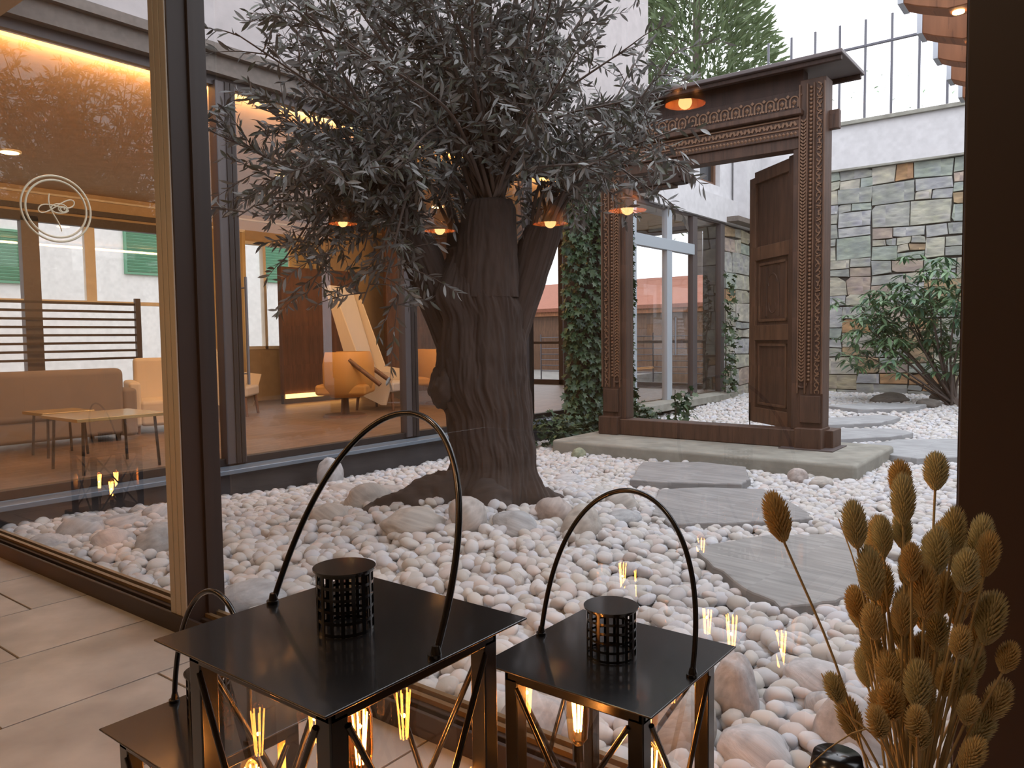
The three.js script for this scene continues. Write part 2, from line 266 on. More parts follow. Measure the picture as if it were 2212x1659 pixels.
  const cl = (x, z, label) => { const t = thing('added_ceiling_light', label, 'lamp', [x, 3.54, z], 0, 'added lounge ceiling lights'); mesh('trim_ring', new THREE.CylinderGeometry(0.13, 0.13, 0.02, 28).translate(0, -0.01, 0), M.cream, t); mesh('diffuser', new THREE.CylinderGeometry(0.1, 0.1, 0.008, 28).translate(0, -0.024, 0), M.lampGlow, t); const l = new THREE.RectAreaLight(lin(1, 0.58, 0.27), 240, 0.18, 0.18); l.position.set(0, -0.04, 0); l.rotation.x = -Math.PI / 2; t.add(l); };  // downlights added to make the lounge brighter and warmer
  cl(-10.8, -2.2, 'added round ceiling light over the sofa, brightening the lounge'); cl(-9.4, -5.2, 'added round ceiling light over the mustard chair, brightening the lounge'); cl(-9.6, -8.6, 'added round ceiling light behind the olive tree, brightening the lounge');
  mesh('cornice', bb(-13, -12.96, 3.44, 3.47, -8, -0.15), M.cream, fw);
  const win = struct('window_3', 'wide street window of the lounge with dark head rail', 'window');
  mesh('head_rail', [bb(-13.1, -12.98, 3.02, 3.16, -6.2, -0.15), bb(-13.05, -12.94, 3.2, 3.28, -6.2, -0.15)], M.bronze, win);
  for (const [z, h] of [[-3.2, 0.12], [-0.7, 0.1], [-6.15, 0.06]]) mesh('mullion', bb(-13.12, -12.98, 0.2, 3.1, z - h, z + h), M.facadeFrame, win);
  mesh('glazing_bar', [bb(-13.1, -13.0, 1.78, 1.84, -6.2, -0.15)], M.cream, win);
  mesh('glazing_bar', bb(-13.1, -13.02, 1.84, 3.02, -4.16, -4.0), M.cream, win);
  raw('pane', new THREE.PlaneGeometry(6.05, 2.9).rotateY(Math.PI / 2).translate(-13.06, 1.6, -3.17), M.glassThin, win);
  const w4 = struct('window_4', 'small lounge window between pleated curtains', 'window');
  mesh('frame', [bb(-13.1, -12.98, 1.0, 1.06, -8, -6.6), bb(-13.1, -12.98, 3.0, 3.06, -8, -6.6), bb(-13.1, -12.98, 1.0, 3.06, -7.33, -7.27)], M.cream, w4);
  raw('pane', new THREE.PlaneGeometry(1.4, 2).rotateY(Math.PI / 2).translate(-13.06, 2.03, -7.3), M.glassThin, w4);
}
function curtain(z0, z1, label) {
  const n = 60, s = new THREE.Shape(), a = [], b = [];
  for (let i = 0; i <= n; i++) { const z = z0 + (z1 - z0) * i / n, x = 0.045 * Math.sin(i * 1.15) + 0.015 * Math.sin(i * 2.7); a.push([x, z]); b.push([x + 0.008, z]); }
  a.forEach(([x, z], i) => i ? s.lineTo(x, z) : s.moveTo(x, z)); b.reverse().forEach(([x, z]) => s.lineTo(x, z));
  const g = new THREE.ExtrudeGeometry(s, { depth: 2.95, bevelEnabled: false, steps: 1 }).rotateX(Math.PI / 2);
  const t = thing('curtain', label, 'curtain', [-12.8, 3.2, 0], 0, 'lounge curtains'); g.translate(0, 0, 0);
  raw('fabric', g, M.curtain, t); mesh('heading', bb(-0.03, 0.04, -0.02, 0.03, z0, z1), M.cream, t);
}
curtain(-6.75, -5.75, 'pale yellow pleated curtain between the two street windows'); curtain(-8.6, -7.75, 'pale yellow pleated curtain right of the small window');

// lounge furniture
{
  const panel = thing('partition_panel', 'dark red-brown wooden partition with glowing strip at its foot', 'partition', [-11.9, 0, -7.75]);
  mesh('board', rb(-0.06, 0.06, 0.16, 2.5, -0.9, 0.9, 0.01), M.brown, panel); mesh('base', bb(-0.04, 0.04, 0, 0.16, -0.9, 0.9), M.bronze, panel);
  mesh('light_strip', bb(0.06, 0.09, 0.1, 0.18, -0.88, 0.88), M.led, panel);
  const l = new THREE.RectAreaLight(lin(1, 0.47, 0.13), 6, 1.7, 0.06); l.position.set(0.12, 0.14, 0); l.rotation.y = Math.PI / 2; panel.add(l);
  const back = thing('wood_screen', 'tall brown wooden wall panel behind the mustard chairs', 'panel', [-12.2, 0, -11.8]); mesh('board', rb(-0.05, 0.05, 0, 3.5, -2.1, 2.1, 0.01), M.walnut, back);
}
function tubChair(x, z, ry, label) {
  const t = thing('tub_armchair', label, 'armchair', [x, 0, z], ry, 'mustard armchairs in the lounge');
  const pts = [[0.3, 0.3], [0.42, 0.36], [0.5, 0.55], [0.5, 0.8], [0.44, 0.98], [0.4, 0.98], [0.45, 0.8], [0.45, 0.56], [0.38, 0.42], [0.3, 0.38]].map(p => new THREE.Vector2(...p));
  raw('shell', new THREE.LatheGeometry(pts, 40, -2.1, 4.2).scale(1, 1, 0.9), M.mustard, t);
  mesh('seat', [rb(-0.4, 0.4, 0.34, 0.5, -0.36, 0.4, 0.05, 3)], M.mustard, t);
  for (const s of [-1, 1]) mesh('armrest', rod(V(0.42 * s, 0.86, 0.16), V(0.5 * s, 0.5, 0.62), 0.035, 8), M.walnut, t);
  mesh('pedestal', cyl(0.07, 0.05, 0.32, 0, 0.02, 0), M.walnut, t); mesh('base', cyl(0.34, 0.3, 0.035, 0, 0, 0, 32), M.walnut, t);
}
tubChair(-9.15, -6.0, -0.9 + Math.PI, 'mustard tub armchair on a round pedestal left of the olive trunk');
tubChair(-9.4, -8.45, -2.6 + Math.PI, 'mustard tub armchair half hidden behind the olive trunk');
function highChair(x, z, ry, label) {
  const t = thing('high_back_chair', label, 'chair', [x, 0, z], ry, 'high-backed lounge chairs');
  const g = rb(-0.36, 0.36, 0.0, 1.75, -0.06, 0.06, 0.03, 2).rotateX(-0.3).translate(0, 0.38, -0.25); mesh('backrest', g, M.chairGrey, t);
  mesh('seat', rb(-0.36, 0.36, 0.3, 0.46, -0.3, 0.42, 0.04, 2), M.chairGrey, t);
  for (const s of [-1, 1]) { const sh = new THREE.Shape([[-0.75, 1.95], [-0.6, 1.95], [-0.12, 0.7], [0.45, 0.62], [0.3, 0.1], [0.22, 0.1], [-0.25, 0.3]].map(p => new THREE.Vector2(...p))); const e = new THREE.ExtrudeGeometry(sh, { depth: 0.03, bevelEnabled: false }).rotateY(-Math.PI / 2).translate(0.39 * s + 0.015, 0, 0); mesh('wing', e, M.chairCream, t); }
  for (const [a, b] of [[-0.3, -0.25], [0.3, -0.25], [-0.3, 0.36], [0.3, 0.36]]) mesh('leg', rod(V(a * 1.1, 0, b * 1.1), V(a, 0.32, b), 0.022, 8, 0.03), M.walnut, t);
}
highChair(-9.6, -7.15, 1.9, 'grey high-backed lounge chair leaning back right of the mustard chair');
highChair(-10.9, -5.1, 2.3, 'grey high-backed lounge chair farther back near the curtain');
{
  const s = thing('sofa', 'dark grey lounge sofa in front of the street window', 'sofa', [-9.6, 0, -1.75], Math.PI / 2);
  mesh('base', rb(-0.95, 0.95, 0.08, 0.42, -0.42, 0.42, 0.05, 2), M.sofa, s); mesh('backrest', rb(-0.95, 0.95, 0.3, 0.86, 0.25, 0.46, 0.07, 2), M.sofa, s);
  for (const k of [-1, 1]) { mesh('armrest', rb(k < 0 ? -1.1 : 0.92, k < 0 ? -0.92 : 1.1, 0.05, 0.62, -0.44, 0.46, 0.05, 2), M.sofa, s); mesh('cushion', rb(k < 0 ? -0.9 : 0.01, k < 0 ? -0.01 : 0.9, 0.4, 0.54, -0.42, 0.26, 0.05, 2), M.sofa, s); }
  for (const [a, b] of [[-1, -0.35], [1, -0.35], [-1, 0.35], [1, 0.35]]) mesh('foot', cyl(0.03, 0.03, 0.08, a * 0.9, 0, b), M.black, s);
  const b = thing('armchair', 'cream boxy armchair near the street window', 'armchair', [-9.8, 0, -3.6], 1.2);
  mesh('seat', rb(-0.4, 0.4, 0.1, 0.42, -0.38, 0.4, 0.05, 2), M.chairCream, b); mesh('backrest', rb(-0.4, 0.4, 0.3, 0.95, -0.45, -0.28, 0.05, 2), M.chairCream, b);
  for (const k of [-1, 1]) mesh('armrest', rb(k < 0 ? -0.52 : 0.38, k < 0 ? -0.38 : 0.52, 0.1, 0.66, -0.44, 0.4, 0.04, 2), M.chairCream, b);
  for (const [x, z] of [[-0.42, -0.36], [0.42, -0.36], [-0.42, 0.34], [0.42, 0.34]]) mesh('leg', cyl(0.02, 0.025, 0.12, x, 0, z, 8), M.walnut, b);
  const table = (x, z, w, d, h, label) => { const t = thing('side_table', label, 'table', [x, 0, z], 0, 'gold-topped lounge tables'); mesh('tabletop', rb(-w / 2, w / 2, h - 0.03, h, -d / 2, d / 2, 0.004), M.gold, t); for (const [a, c] of [[-1, -1], [1, -1], [-1, 1], [1, 1]]) mesh('leg', rod(V(a * (w / 2 - 0.06), 0, c * (d / 2 - 0.06)), V(a * (w / 2 - 0.08), h - 0.03, c * (d / 2 - 0.08)), 0.014, 8), M.black, t); };
  table(-7.35, -1.65, 0.75, 0.8, 0.5, 'square gold-topped lounge table close to the facade'); table(-8.6, -1.75, 0.5, 0.5, 0.46, 'smaller gold-topped table in front of the sofa');
  const sc = thing('slat_screen', 'low horizontal slat screen in front of the street window', 'screen', [-12.2, 0, -3.1]);
  for (let i = 0; i < 8; i++) mesh('slat', bb(-0.02, 0.02, 0.9 + i * 0.12, 0.935 + i * 0.12, -1.3, 1.3), M.bronze, sc);
  for (const z of [-1.3, 1.3]) mesh('post', bb(-0.03, 0.03, 0, 1.85, z - 0.04, z + 0.04), M.facadeFrame, sc);
  // round emblem drawn on the facade glass
  const lg = thing('glass_emblem', 'round cream line emblem with a leaf on the lounge glass', 'emblem', [FX + 0.012, 2.19, -0.95]);
  const ring = r => new THREE.TorusGeometry(r, 0.008, 6, 64).rotateY(Math.PI / 2);
  mesh('ring', ring(0.25), M.logo, lg); mesh('ring', ring(0.218), M.logo, lg);
  const loop = (f, n = 40) => tube(Array.from({ length: n }, (_, i) => V(0, ...f(i / (n - 1)))), 0.005, 80, 5);
  mesh('leaf_mark', [loop(t => { const a = t * Math.PI * 2; return [0.05 * Math.sin(2 * a) * 0.6 + 0.02 - 0.04 * Math.cos(a), 0.13 * Math.cos(a)]; }), loop(t => [0.045 * Math.sin(t * 6.28) * (1 - t * 0.4), -0.02 - 0.06 * Math.cos(t * 6.28)]), loop(t => [0.11 - 0.28 * t, 0.05 - 0.06 * t + 0.02 * Math.sin(t * 5)]), loop(t => [0.02 * Math.sin(t * 12.5), -0.03 - 0.025 * Math.cos(t * 12.5) - 0.03 * t])], M.logo, lg);
}
// the street beyond the lounge window
{
  mesh('pavement', bb(-24, -13.2, -0.7, -0.2, -30, 14), M.asphalt, struct('floor_street', 'grey street pavement beyond the lounge', 'ground'));
  const b = thing('street_house', 'bright white house with green shutters across the street', 'house', [-22, -0.2, -6]);
  mesh('wall', bb(-4, 0, 0, 9, -16, 16), M.streetWhite, b);
  for (const [z, y] of [[-3.55, 3.3], [0.3, 2.9], [-8, 3.3], [4, 3.3]]) {
    const s = new THREE.Group(); s.name = 'shutter'; b.add(s);
    mesh('frame', [bb(0, 0.08, y, y + 1.35, z - 0.62, z - 0.56), bb(0, 0.08, y, y + 1.35, z + 0.56, z + 0.62), bb(0, 0.08, y + 1.29, y + 1.35, z - 0.56, z + 0.56), bb(0, 0.08, y, y + 0.06, z - 0.56, z + 0.56)], M.shutter, s);
    for (let i = 0; i < 14; i++) mesh('slat', bb(-0.02, 0.02, -0.035, 0.035, -0.56, 0.56).rotateZ(-0.5).translate(0.04, y + 0.12 + i * 0.087, z), M.shutter, s);
  }
  mesh('cornice', bb(0, 0.2, 5.2, 5.4, -16, 16), M.cream, b);
}

// ------------------------------------------------------------------ back of the courtyard: stone wall, parapet, railing
function stones(x0, x1, y0, y1, smin, out) { // irregular coursed rubble by repeated splitting
  const w = x1 - x0, h = y1 - y0, ask = h > 0.42 + 0.15 * R() || (h > 0.3 && R() < 0.35), askw = w > 1.0 * (0.65 + 0.5 * R()) || w > h * 3.2;
  if (askw && (w > h * 1.9 || !ask)) { const m = x0 + w * rr(0.35, 0.65), k = rr(-0.04, 0.04); stones(x0, m, y0, y1, smin, out); stones(m, x1, y0, y1, smin, out); }
  else if (ask) { const m = y0 + h * rr(0.36, 0.64); stones(x0, x1, y0, m, smin, out); stones(x0, x1, m, y1, smin, out); }
  else out.push([x0, x1, y0, y1]);
}
function stoneWall(parent, X0, X1, Y0, Y1, place) {
  const list = []; stones(X0, X1, Y0, Y1, 0.2, list);
  const jit = (x, y) => [x + 0.05 * (hash(x * 3.1, y * 7.7) - 0.5), y + 0.05 * (hash(x * 5.3, y * 2.9) - 0.5)];
  for (const [a, b, c, d] of list) {
    const g = 0.008, cx = (a + b) / 2, cy = (c + d) / 2, cs = [[a, c], [b, c], [b, d], [a, d]].map(([x, y]) => { const j = jit(x, y); return new THREE.Vector2(j[0] - cx + (x > cx ? -g : g), j[1] - cy + (y > cy ? -g : g)); });
    if (R() < 0.3) { const k = Math.floor(R() * 4), p = cs[k], q = cs[(k + 3) % 4], n = cs[(k + 1) % 4]; cs.splice(k, 1, p.clone().lerp(q, rr(0.1, 0.35)), p.clone().lerp(n, rr(0.1, 0.3))); }
    const e = new THREE.ExtrudeGeometry(new THREE.Shape(cs), { depth: 0.05 + 0.035 * R(), bevelEnabled: true, bevelThickness: 0.012, bevelSize: 0.006, bevelOffset: -0.006, bevelSegments: 1, steps: 1 });
    const o = raw('stone', e, R() < 0.35 ? pick([0, 1, 6, 7, 8, 11].map(i => M.stone[i])) : pick(M.stone), parent); const gg = uvm(e); const p = gg.attributes.uv; const ox = R() * 5, oy = R() * 5; for (let i = 0; i < p.count; i++) p.setXY(i, p.getX(i) + ox, p.getY(i) + oy); o.geometry = gg; place(o, cx, cy);
  }
  return list.length;
}
const WZ = -15.5;
{
  const w = struct('wall_back', 'irregular rubble stone wall closing the courtyard', 'wall');
  mesh('mortar_bed', bb(-6.5, 4.2, -0.7, 4.57, WZ - 0.35, WZ - 0.02), M.mortar, w);
  const n = stoneWall(w, -6.45, -0.6, -0.2, 4.55, (o, x, y) => o.position.set(x, y, WZ - 0.03));
  mesh('rough_face', bb(-0.58, 4.2, -0.3, 4.55, WZ - 0.02, WZ + 0.03), M.stone[0], w);
  const p = struct('trim_4', 'white rendered parapet band above the stone wall', 'parapet');
  mesh('parapet', bb(-6.6, 4.2, 4.57, 5.44, WZ - 0.4, WZ + 0.12), M.white, p); mesh('coping', rb(-6.6, 4.2, 5.44, 5.52, WZ - 0.45, WZ + 0.2, 0.01), M.concrete, p); mesh('drip_edge', bb(-6.6, 4.2, 4.53, 4.57, WZ - 0.3, WZ + 0.14), M.concrete, p);
  const s = struct('wall_side', 'narrow rubble stone return wall beside the glass doors', 'wall');
  mesh('mortar_bed', bb(-6.9, FX - 0.04, -0.7, 3.5, -15.5, -13.95), M.mortar, s);
  stoneWall(s, -15.45, -13.95, -0.2, 3.45, (o, x, y) => { o.rotation.y = Math.PI / 2; o.position.set(FX - 0.06, y, -x - 29.4); });
  const u = struct('wall_side_upper', 'white upper block with a small window over the glass doors', 'wall');
  mesh('wall', [bb(-9, FX - 0.05, 4.0, 4.25, -15.6, -10.6), bb(-9, FX - 0.05, 4.25, 5.2, -12.9, -10.6), bb(-9, FX - 0.05, 4.25, 5.2, -15.6, -13.9), bb(-9, FX - 0.05, 5.2, 5.5, -15.6, -10.6), bb(-9, -7.0, 4.2, 5.2, -13.9, -12.9)], M.white, u);
  mesh('cornice', bb(-7, FX + 0.1, 3.5, 4.0, -15.5, -10.6), M.white, u); mesh('downpipe_box', bb(FX, FX + 0.3, 3.62, 5.3, -15.45, -14.5), M.white, u); mesh('drip_edge', bb(FX, FX + 0.35, 3.52, 3.62, -15.5, -13.9), M.fascia, u);
  const wn = struct('window_5', 'small dark window in the white upper block', 'window'); mesh('frame', [bb(-6.72, -6.6, 4.25, 5.2, -13.9, -13.8), bb(-6.72, -6.6, 4.25, 5.2, -13.0, -12.9), bb(-6.72, -6.6, 5.1, 5.2, -13.8, -13), bb(-6.72, -6.6, 4.25, 4.33, -13.8, -13)], M.walnut, wn); mesh('pane', bb(-6.7, -6.66, 4.33, 5.1, -13.8, -13), M.paneDark, wn);
  const r = thing('railing', 'grey metal railing with tall bars on the white parapet', 'railing', [0, 5.52, WZ - 0.1]);
  for (let x = -6.1; x < 3; x += 0.5) mesh('bar', rod(V(x, 0, 0), V(x, 2.05, 0), 0.026, 6), M.rail, r);
  mesh('top_rail', rb(-6.3, 3, 1.5, 1.55, -0.03, 0.03, 0.01), M.rail, r);
}

// ------------------------------------------------------------------ carved gate on its concrete slab
{
  const s = thing('gate_slab', 'long weathered concrete slab under the carved gate', 'slab', [-3.6, -0.4, -6.9]);
  mesh('slab', rb(-1.75, 1.75, 0, 0.31, -0.75, 0.88, 0.04, 2), M.concrete, s);
  const g = thing('carved_gate', 'carved antique wooden gate with flat roof and open door leaf', 'gate', [-3.78, -0.09, -7]);
  mesh('sill', rb(-1.3, 1.3, 0, 0.2, -0.12, 0.14, 0.012), M.gateWood, g);
  for (const k of [-1, 1]) { const c = 1.24 * k; mesh('foot_block', [rb(c - 0.14, c + 0.14, 0, 0.23, -0.15, 0.2, 0.012), rb(c + 0.1 * k - 0.12, c + 0.1 * k + 0.12, 0, 0.2, -0.3, 0.02, 0.01)], M.gateWood, g); }
  mesh('base_plate', bb(0.95, 1.52, 0.0, 0.012, -0.3, 0.26), M.roofSheet, g);
  for (const k of [-1, 1]) {
    const j = mesh('jamb', [rb(k > 0 ? 1.03 : -1.11, k > 0 ? 1.11 : -1.03, 0.2, 3.28, -0.1, 0.09, 0.006), rb(k > 0 ? 1.1 : -1.37, k > 0 ? 1.37 : -1.1, 0.22, 3.95, -0.13, 0.1, 0.006)], M.gateWood, g);
    mesh('moulding', [1.105, 1.185, 1.255, 1.36].map(x => rb(k * x - 0.009, k * x + 0.009, 0.6, 3.9, 0.095, 0.135, 0.006)), M.gateLight, j);
    const ch = []; // herringbone column, bead column and scroll column
    for (let y = 0.75; y < 3.55; y += 0.036) for (const s of [-1, 1]) ch.push(new THREE.BoxGeometry(0.045, 0.016, 0.03).rotateZ(s * 0.75).translate(k * (1.145 + s * 0.017), y, 0.107));
    mesh('herringbone_carving', ch, M.carve, j);
    const be = []; for (let y = 0.75; y < 3.88; y += 0.042) be.push(new THREE.SphereGeometry(0.021, 6, 4).scale(1, 0.85, 0.8).translate(k * 1.22, y, 0.105));
    mesh('bead_carving', be, M.carve, j);
    const sc = []; for (let y = 0.62; y < 3.86; y += 0.075) { sc.push(new THREE.TorusGeometry(0.024, 0.008, 4, 8, 4.6).rotateZ(y * 9).translate(k * 1.305, y, 0.104)); sc.push(new THREE.BoxGeometry(0.05, 0.014, 0.02).rotateZ(y * 17).translate(k * 1.31, y + 0.037, 0.105)); }
    mesh('scroll_carving', sc, M.carve, j);
    mesh('plinth_carving', [rb(k * 1.24 - 0.11, k * 1.24 + 0.11, 0.28, 0.58, 0.09, 0.125, 0.01), new THREE.TorusGeometry(0.055, 0.012, 6, 18, Math.PI).rotateZ(Math.PI).translate(k * 1.15, 0.72, 0.115)], M.gateWood, j);
  }
  const li = mesh('lintel', [rb(-1.12, 1.12, 3.24, 3.36, -0.1, 0.1, 0.006), rb(-1.12, 1.12, 3.36, 3.58, -0.1, 0.13, 0.008), rb(-1.14, 1.14, 3.58, 3.64, -0.1, 0.2, 0.012), rb(-1.45, -1.1, 3.42, 3.6, -0.1, -0.02, 0.01), rb(1.1, 1.47, 3.42, 3.62, -0.1, -0.02, 0.01)], M.gateWood, g);
  const lc = []; for (let x = -1.08; x < 1.09; x += 0.042) { lc.push(new THREE.OctahedronGeometry(0.02).scale(1, 1.2, 0.8).translate(x, 3.4, 0.13)); lc.push(new THREE.BoxGeometry(0.026, 0.05, 0.03).rotateZ(0.5 * (Math.round(x / 0.042) % 2 ? 1 : -1)).translate(x, 3.5, 0.132)); }
  lc.push(rb(-1.1, 1.1, 3.44, 3.455, 0.12, 0.145, 0.004), rb(-1.1, 1.1, 3.545, 3.56, 0.12, 0.15, 0.004)); mesh('lintel_carving', lc, M.carve, li);
  const fr = mesh('frieze', [rb(-1.12, 1.12, 3.64, 3.86, -0.08, 0.1, 0.006), rb(-1.12, 1.12, 3.86, 4.08, -0.1, 0.06, 0.006)], M.gateDark, g);
  const fc = []; for (let x = -1.04, i = 0; x < 1.06; x += 0.13, i++) { fc.push(new THREE.TorusGeometry(0.045, 0.011, 5, 14, Math.PI).translate(x, 3.75, 0.102)); fc.push(bb(x - 0.052, x - 0.034, 3.68, 3.755, 0.095, 0.112), bb(x + 0.034, x + 0.052, 3.68, 3.755, 0.095, 0.112)); fc.push(new THREE.OctahedronGeometry(0.026).scale(1, 1.2, 0.5).translate(x, 3.735, 0.105)); fc.push(new THREE.BoxGeometry(0.03, 0.03, 0.02).rotateZ(0.78).translate(x + 0.065, 3.8, 0.105)); }
  for (let x = -1.08; x < 1.09; x += 0.032) fc.push(new THREE.BoxGeometry(0.018, 0.018, 0.02).rotateZ(0.78).translate(x, 3.662, 0.2)); mesh('arch_carving', fc, M.carve, fr);
  mesh('roof', rb(-1.62, 1.58, 4.08, 4.125, -0.6, 0.32, 0.01), M.roofSheet, g);
  mesh('roof_batten', [rb(-1.6, 1.56, 4.03, 4.08, -0.55, -0.5, 0.008), rb(-1.6, 1.56, 4.03, 4.08, 0.22, 0.27, 0.008)], M.gateDark, g);
  // open door leaf, hinged on the right jamb
  const W = 1.0, leaf = new THREE.Group(); leaf.name = 'door_leaf'; leaf.position.set(1.03, 0.16, -0.06); leaf.rotation.y = -Math.atan2(0.66, 0.75) + 0; g.add(leaf);
  mesh('stile', rb(-W, -W + 0.14, 0.02, 2.98, -0.035, 0.035, 0.006), M.gateLight, leaf); mesh('stile', rb(-0.12, 0, 0.02, 3.06, -0.035, 0.035, 0.006), M.gateWood, leaf);
  for (const [a, b] of [[0.02, 0.2], [1.02, 1.2], [1.98, 2.14], [2.9, 3.04]]) mesh('rail', rb(-W + 0.12, -0.1, a, b, -0.032, 0.036, 0.006), M.gateLight, leaf);
  for (const [a, b] of [[0.18, 1.04], [1.18, 2.0], [2.12, 2.92]]) mesh('panel', rb(-W + 0.12, -0.1, a, b, -0.016, 0.004, 0.004), M.gateWood, leaf);
  mesh('panel_moulding', [[0.24, 0.98], [1.24, 1.94]].flatMap(([a, b]) => [rb(-W + 0.19, -0.17, a, a + 0.03, 0, 0.02, 0.004), rb(-W + 0.19, -0.17, b - 0.03, b, 0, 0.02, 0.004), rb(-W + 0.19, -W + 0.22, a, b, 0, 0.02, 0.004), rb(-0.2, -0.17, a, b, 0, 0.02, 0.004)]), M.gateLight, leaf);
  mesh('panel_carving', [new THREE.TorusGeometry(0.1, 0.009, 5, 24, 3.6).translate(-0.5, 1.7, 0.003), new THREE.TorusGeometry(0.08, 0.009, 5, 24, 4.2).rotateZ(2.6).translate(-0.5, 1.42, 0.003), rb(-0.66, -0.62, 1.3, 1.88, 0, 0.014, 0.004), rb(-0.38, -0.34, 1.3, 1.88, 0, 0.014, 0.004)], M.gateWood, leaf);
  mesh('bolt', rod(V(-W + 0.05, -0.06, 0.045), V(-W + 0.05, 0.25, 0.045), 0.008, 6), M.black, leaf);
  mesh('cover_batten', rb(-W - 0.02, -W + 0.05, 0.0, 2.94, -0.05, -0.03, 0.005), M.gateDark, leaf);
  // old beam over the glass doors
  const b = thing('old_beam', 'dark weathered wooden beam with shaped end over the glass doors', 'beam', [-5.65, 3.36, -9]);
  mesh('beam', rb(-0.78, 0.66, 0.04, 0.34, -0.12, 0.12, 0.012), M.gateDark, b); mesh('shaped_end', [rb(0.6, 0.74, 0.1, 0.36, -0.14, 0.14, 0.04, 3), new THREE.CylinderGeometry(0.06, 0.06, 0.28, 14).rotateX(Math.PI / 2).translate(0.72, 0.1, 0)], M.gateDark, b);
  mesh('ledger', rb(-0.78, 0.5, 0.0, 0.04, -0.1, 0.1, 0.006), M.gateWood, b);
}

// ------------------------------------------------------------------ stepping stones
const SL = [
  ['large near stepping stone partly behind the dried grass', [[-1.9, -2.54], [-1.73, -3.22], [-1.41, -3.63], [-1.19, -3.44], [-0.96, -2.48], [-1.03, -2.16], [-1.17, -1.89], [-1.4, -2.03], [-1.67, -2.27]], 0],
  ['second grey stepping stone, right of the olive trunk', [[-2.49, -3.12], [-2.9, -4.06], [-2.71, -4.5], [-2.33, -4.92], [-1.79, -4.24], [-1.69, -4.0], [-1.77, -3.69], [-2.03, -3.27], [-2.24, -2.92]], 1],
  ['pale stepping stone just in front of the gate slab', [[-3.42, -4.54], [-3.82, -5.51], [-3.35, -5.86], [-2.87, -5.82], [-2.58, -5.21], [-2.54, -4.92], [-2.97, -4.69]], 1],
  ['grey stepping stone right behind the gate post', [[-3.13, -9.5], [-2.29, -9.9], [-2.01, -9.6], [-2.2, -9.07], [-2.71, -8.44]], 2],
  ['broad pale stepping stone beside the right window post', [[-2.29, -7.93], [-2.03, -8.78], [-1.47, -9.23], [-0.8, -8.4], [-1.24, -7.64], [-1.57, -7.32], [-1.97, -7.53]], 2],
  ['stepping stone second from the stone wall', [[-3.41, -10.56], [-2.77, -11.19], [-2.45, -11.06], [-2.6, -10.41], [-3.2, -9.89]], 2],
  ['farthest stepping stone near the stone wall', [[-3.75, -12.0], [-3.08, -12.62], [-2.37, -12.64], [-2.55, -12.08], [-3.23, -11.71]], 2]];
const inPoly = (x, z, P) => { let c = false; for (let i = 0, j = P.length - 1; i < P.length; j = i++) if ((P[i][1] > z) !== (P[j][1] > z) && x < (P[j][0] - P[i][0]) * (z - P[i][1]) / (P[j][1] - P[i][1]) + P[i][0]) c = !c; return c; };
for (const [label, P, m] of SL) {
  const cx = P.reduce((s, p) => s + p[0], 0) / P.length, cz = P.reduce((s, p) => s + p[1], 0) / P.length, pts = [];
  for (let i = 0; i < P.length; i++) for (let k = 0; k < 4; k++) { const q = P[(i + 1) % P.length], t = k / 4; pts.push(new THREE.Vector2(P[i][0] + (q[0] - P[i][0]) * t - cx + rr(-0.018, 0.018), -(P[i][1] + (q[1] - P[i][1]) * t - cz) + rr(-0.018, 0.018))); }
  const e = new THREE.ExtrudeGeometry(new THREE.Shape(pts), { depth: 0.07, bevelEnabled: true, bevelThickness: 0.012, bevelSize: 0.014, bevelSegments: 2 }).rotateX(-Math.PI / 2);
  const gx = ground(cx + 0.3, cz) - ground(cx - 0.3, cz), gz = ground(cx, cz + 0.3) - ground(cx, cz - 0.3);
  const o = mesh(numbered('stepping_stone'), e, M.slab[m]); o.position.set(cx, ground(cx, cz) + 0.015, cz); o.rotation.set(gz / 0.6 * -1, 0, gx / 0.6); tag(o, label, 'stepping stone', 'stepping stones');
}

// ------------------------------------------------------------------ boulders
function rockGeo(seed, det = 5, amp = 0.22) {
  let g = new THREE.IcosahedronGeometry(1, det); g.deleteAttribute('uv'); g.deleteAttribute('normal'); g = mergeVertices(g); const p = g.attributes.position;
  for (let i = 0; i < p.count; i++) { const x = p.getX(i), y = p.getY(i), z = p.getZ(i), k = 1 + amp * (2 * fbm(x * 1.1 + seed * 7.1, y * 1.1 + seed * 3.3, z * 1.1 + seed, 3) - 1); p.setXYZ(i, x * k, y * k, z * k); }
  g.computeVertexNormals(); g.setAttribute('uv', new THREE.BufferAttribute(new Float32Array(p.count * 2), 2)); for (let i = 0; i < p.count; i++) g.attributes.uv.setXY(i, p.getX(i) * 0.7 + seed, p.getY(i) * 0.7 + p.getZ(i) * 0.4); return g;
}
const ROCKG = Array.from({ length: 8 }, (_, i) => rockGeo(i + 1, 5, 0.3));
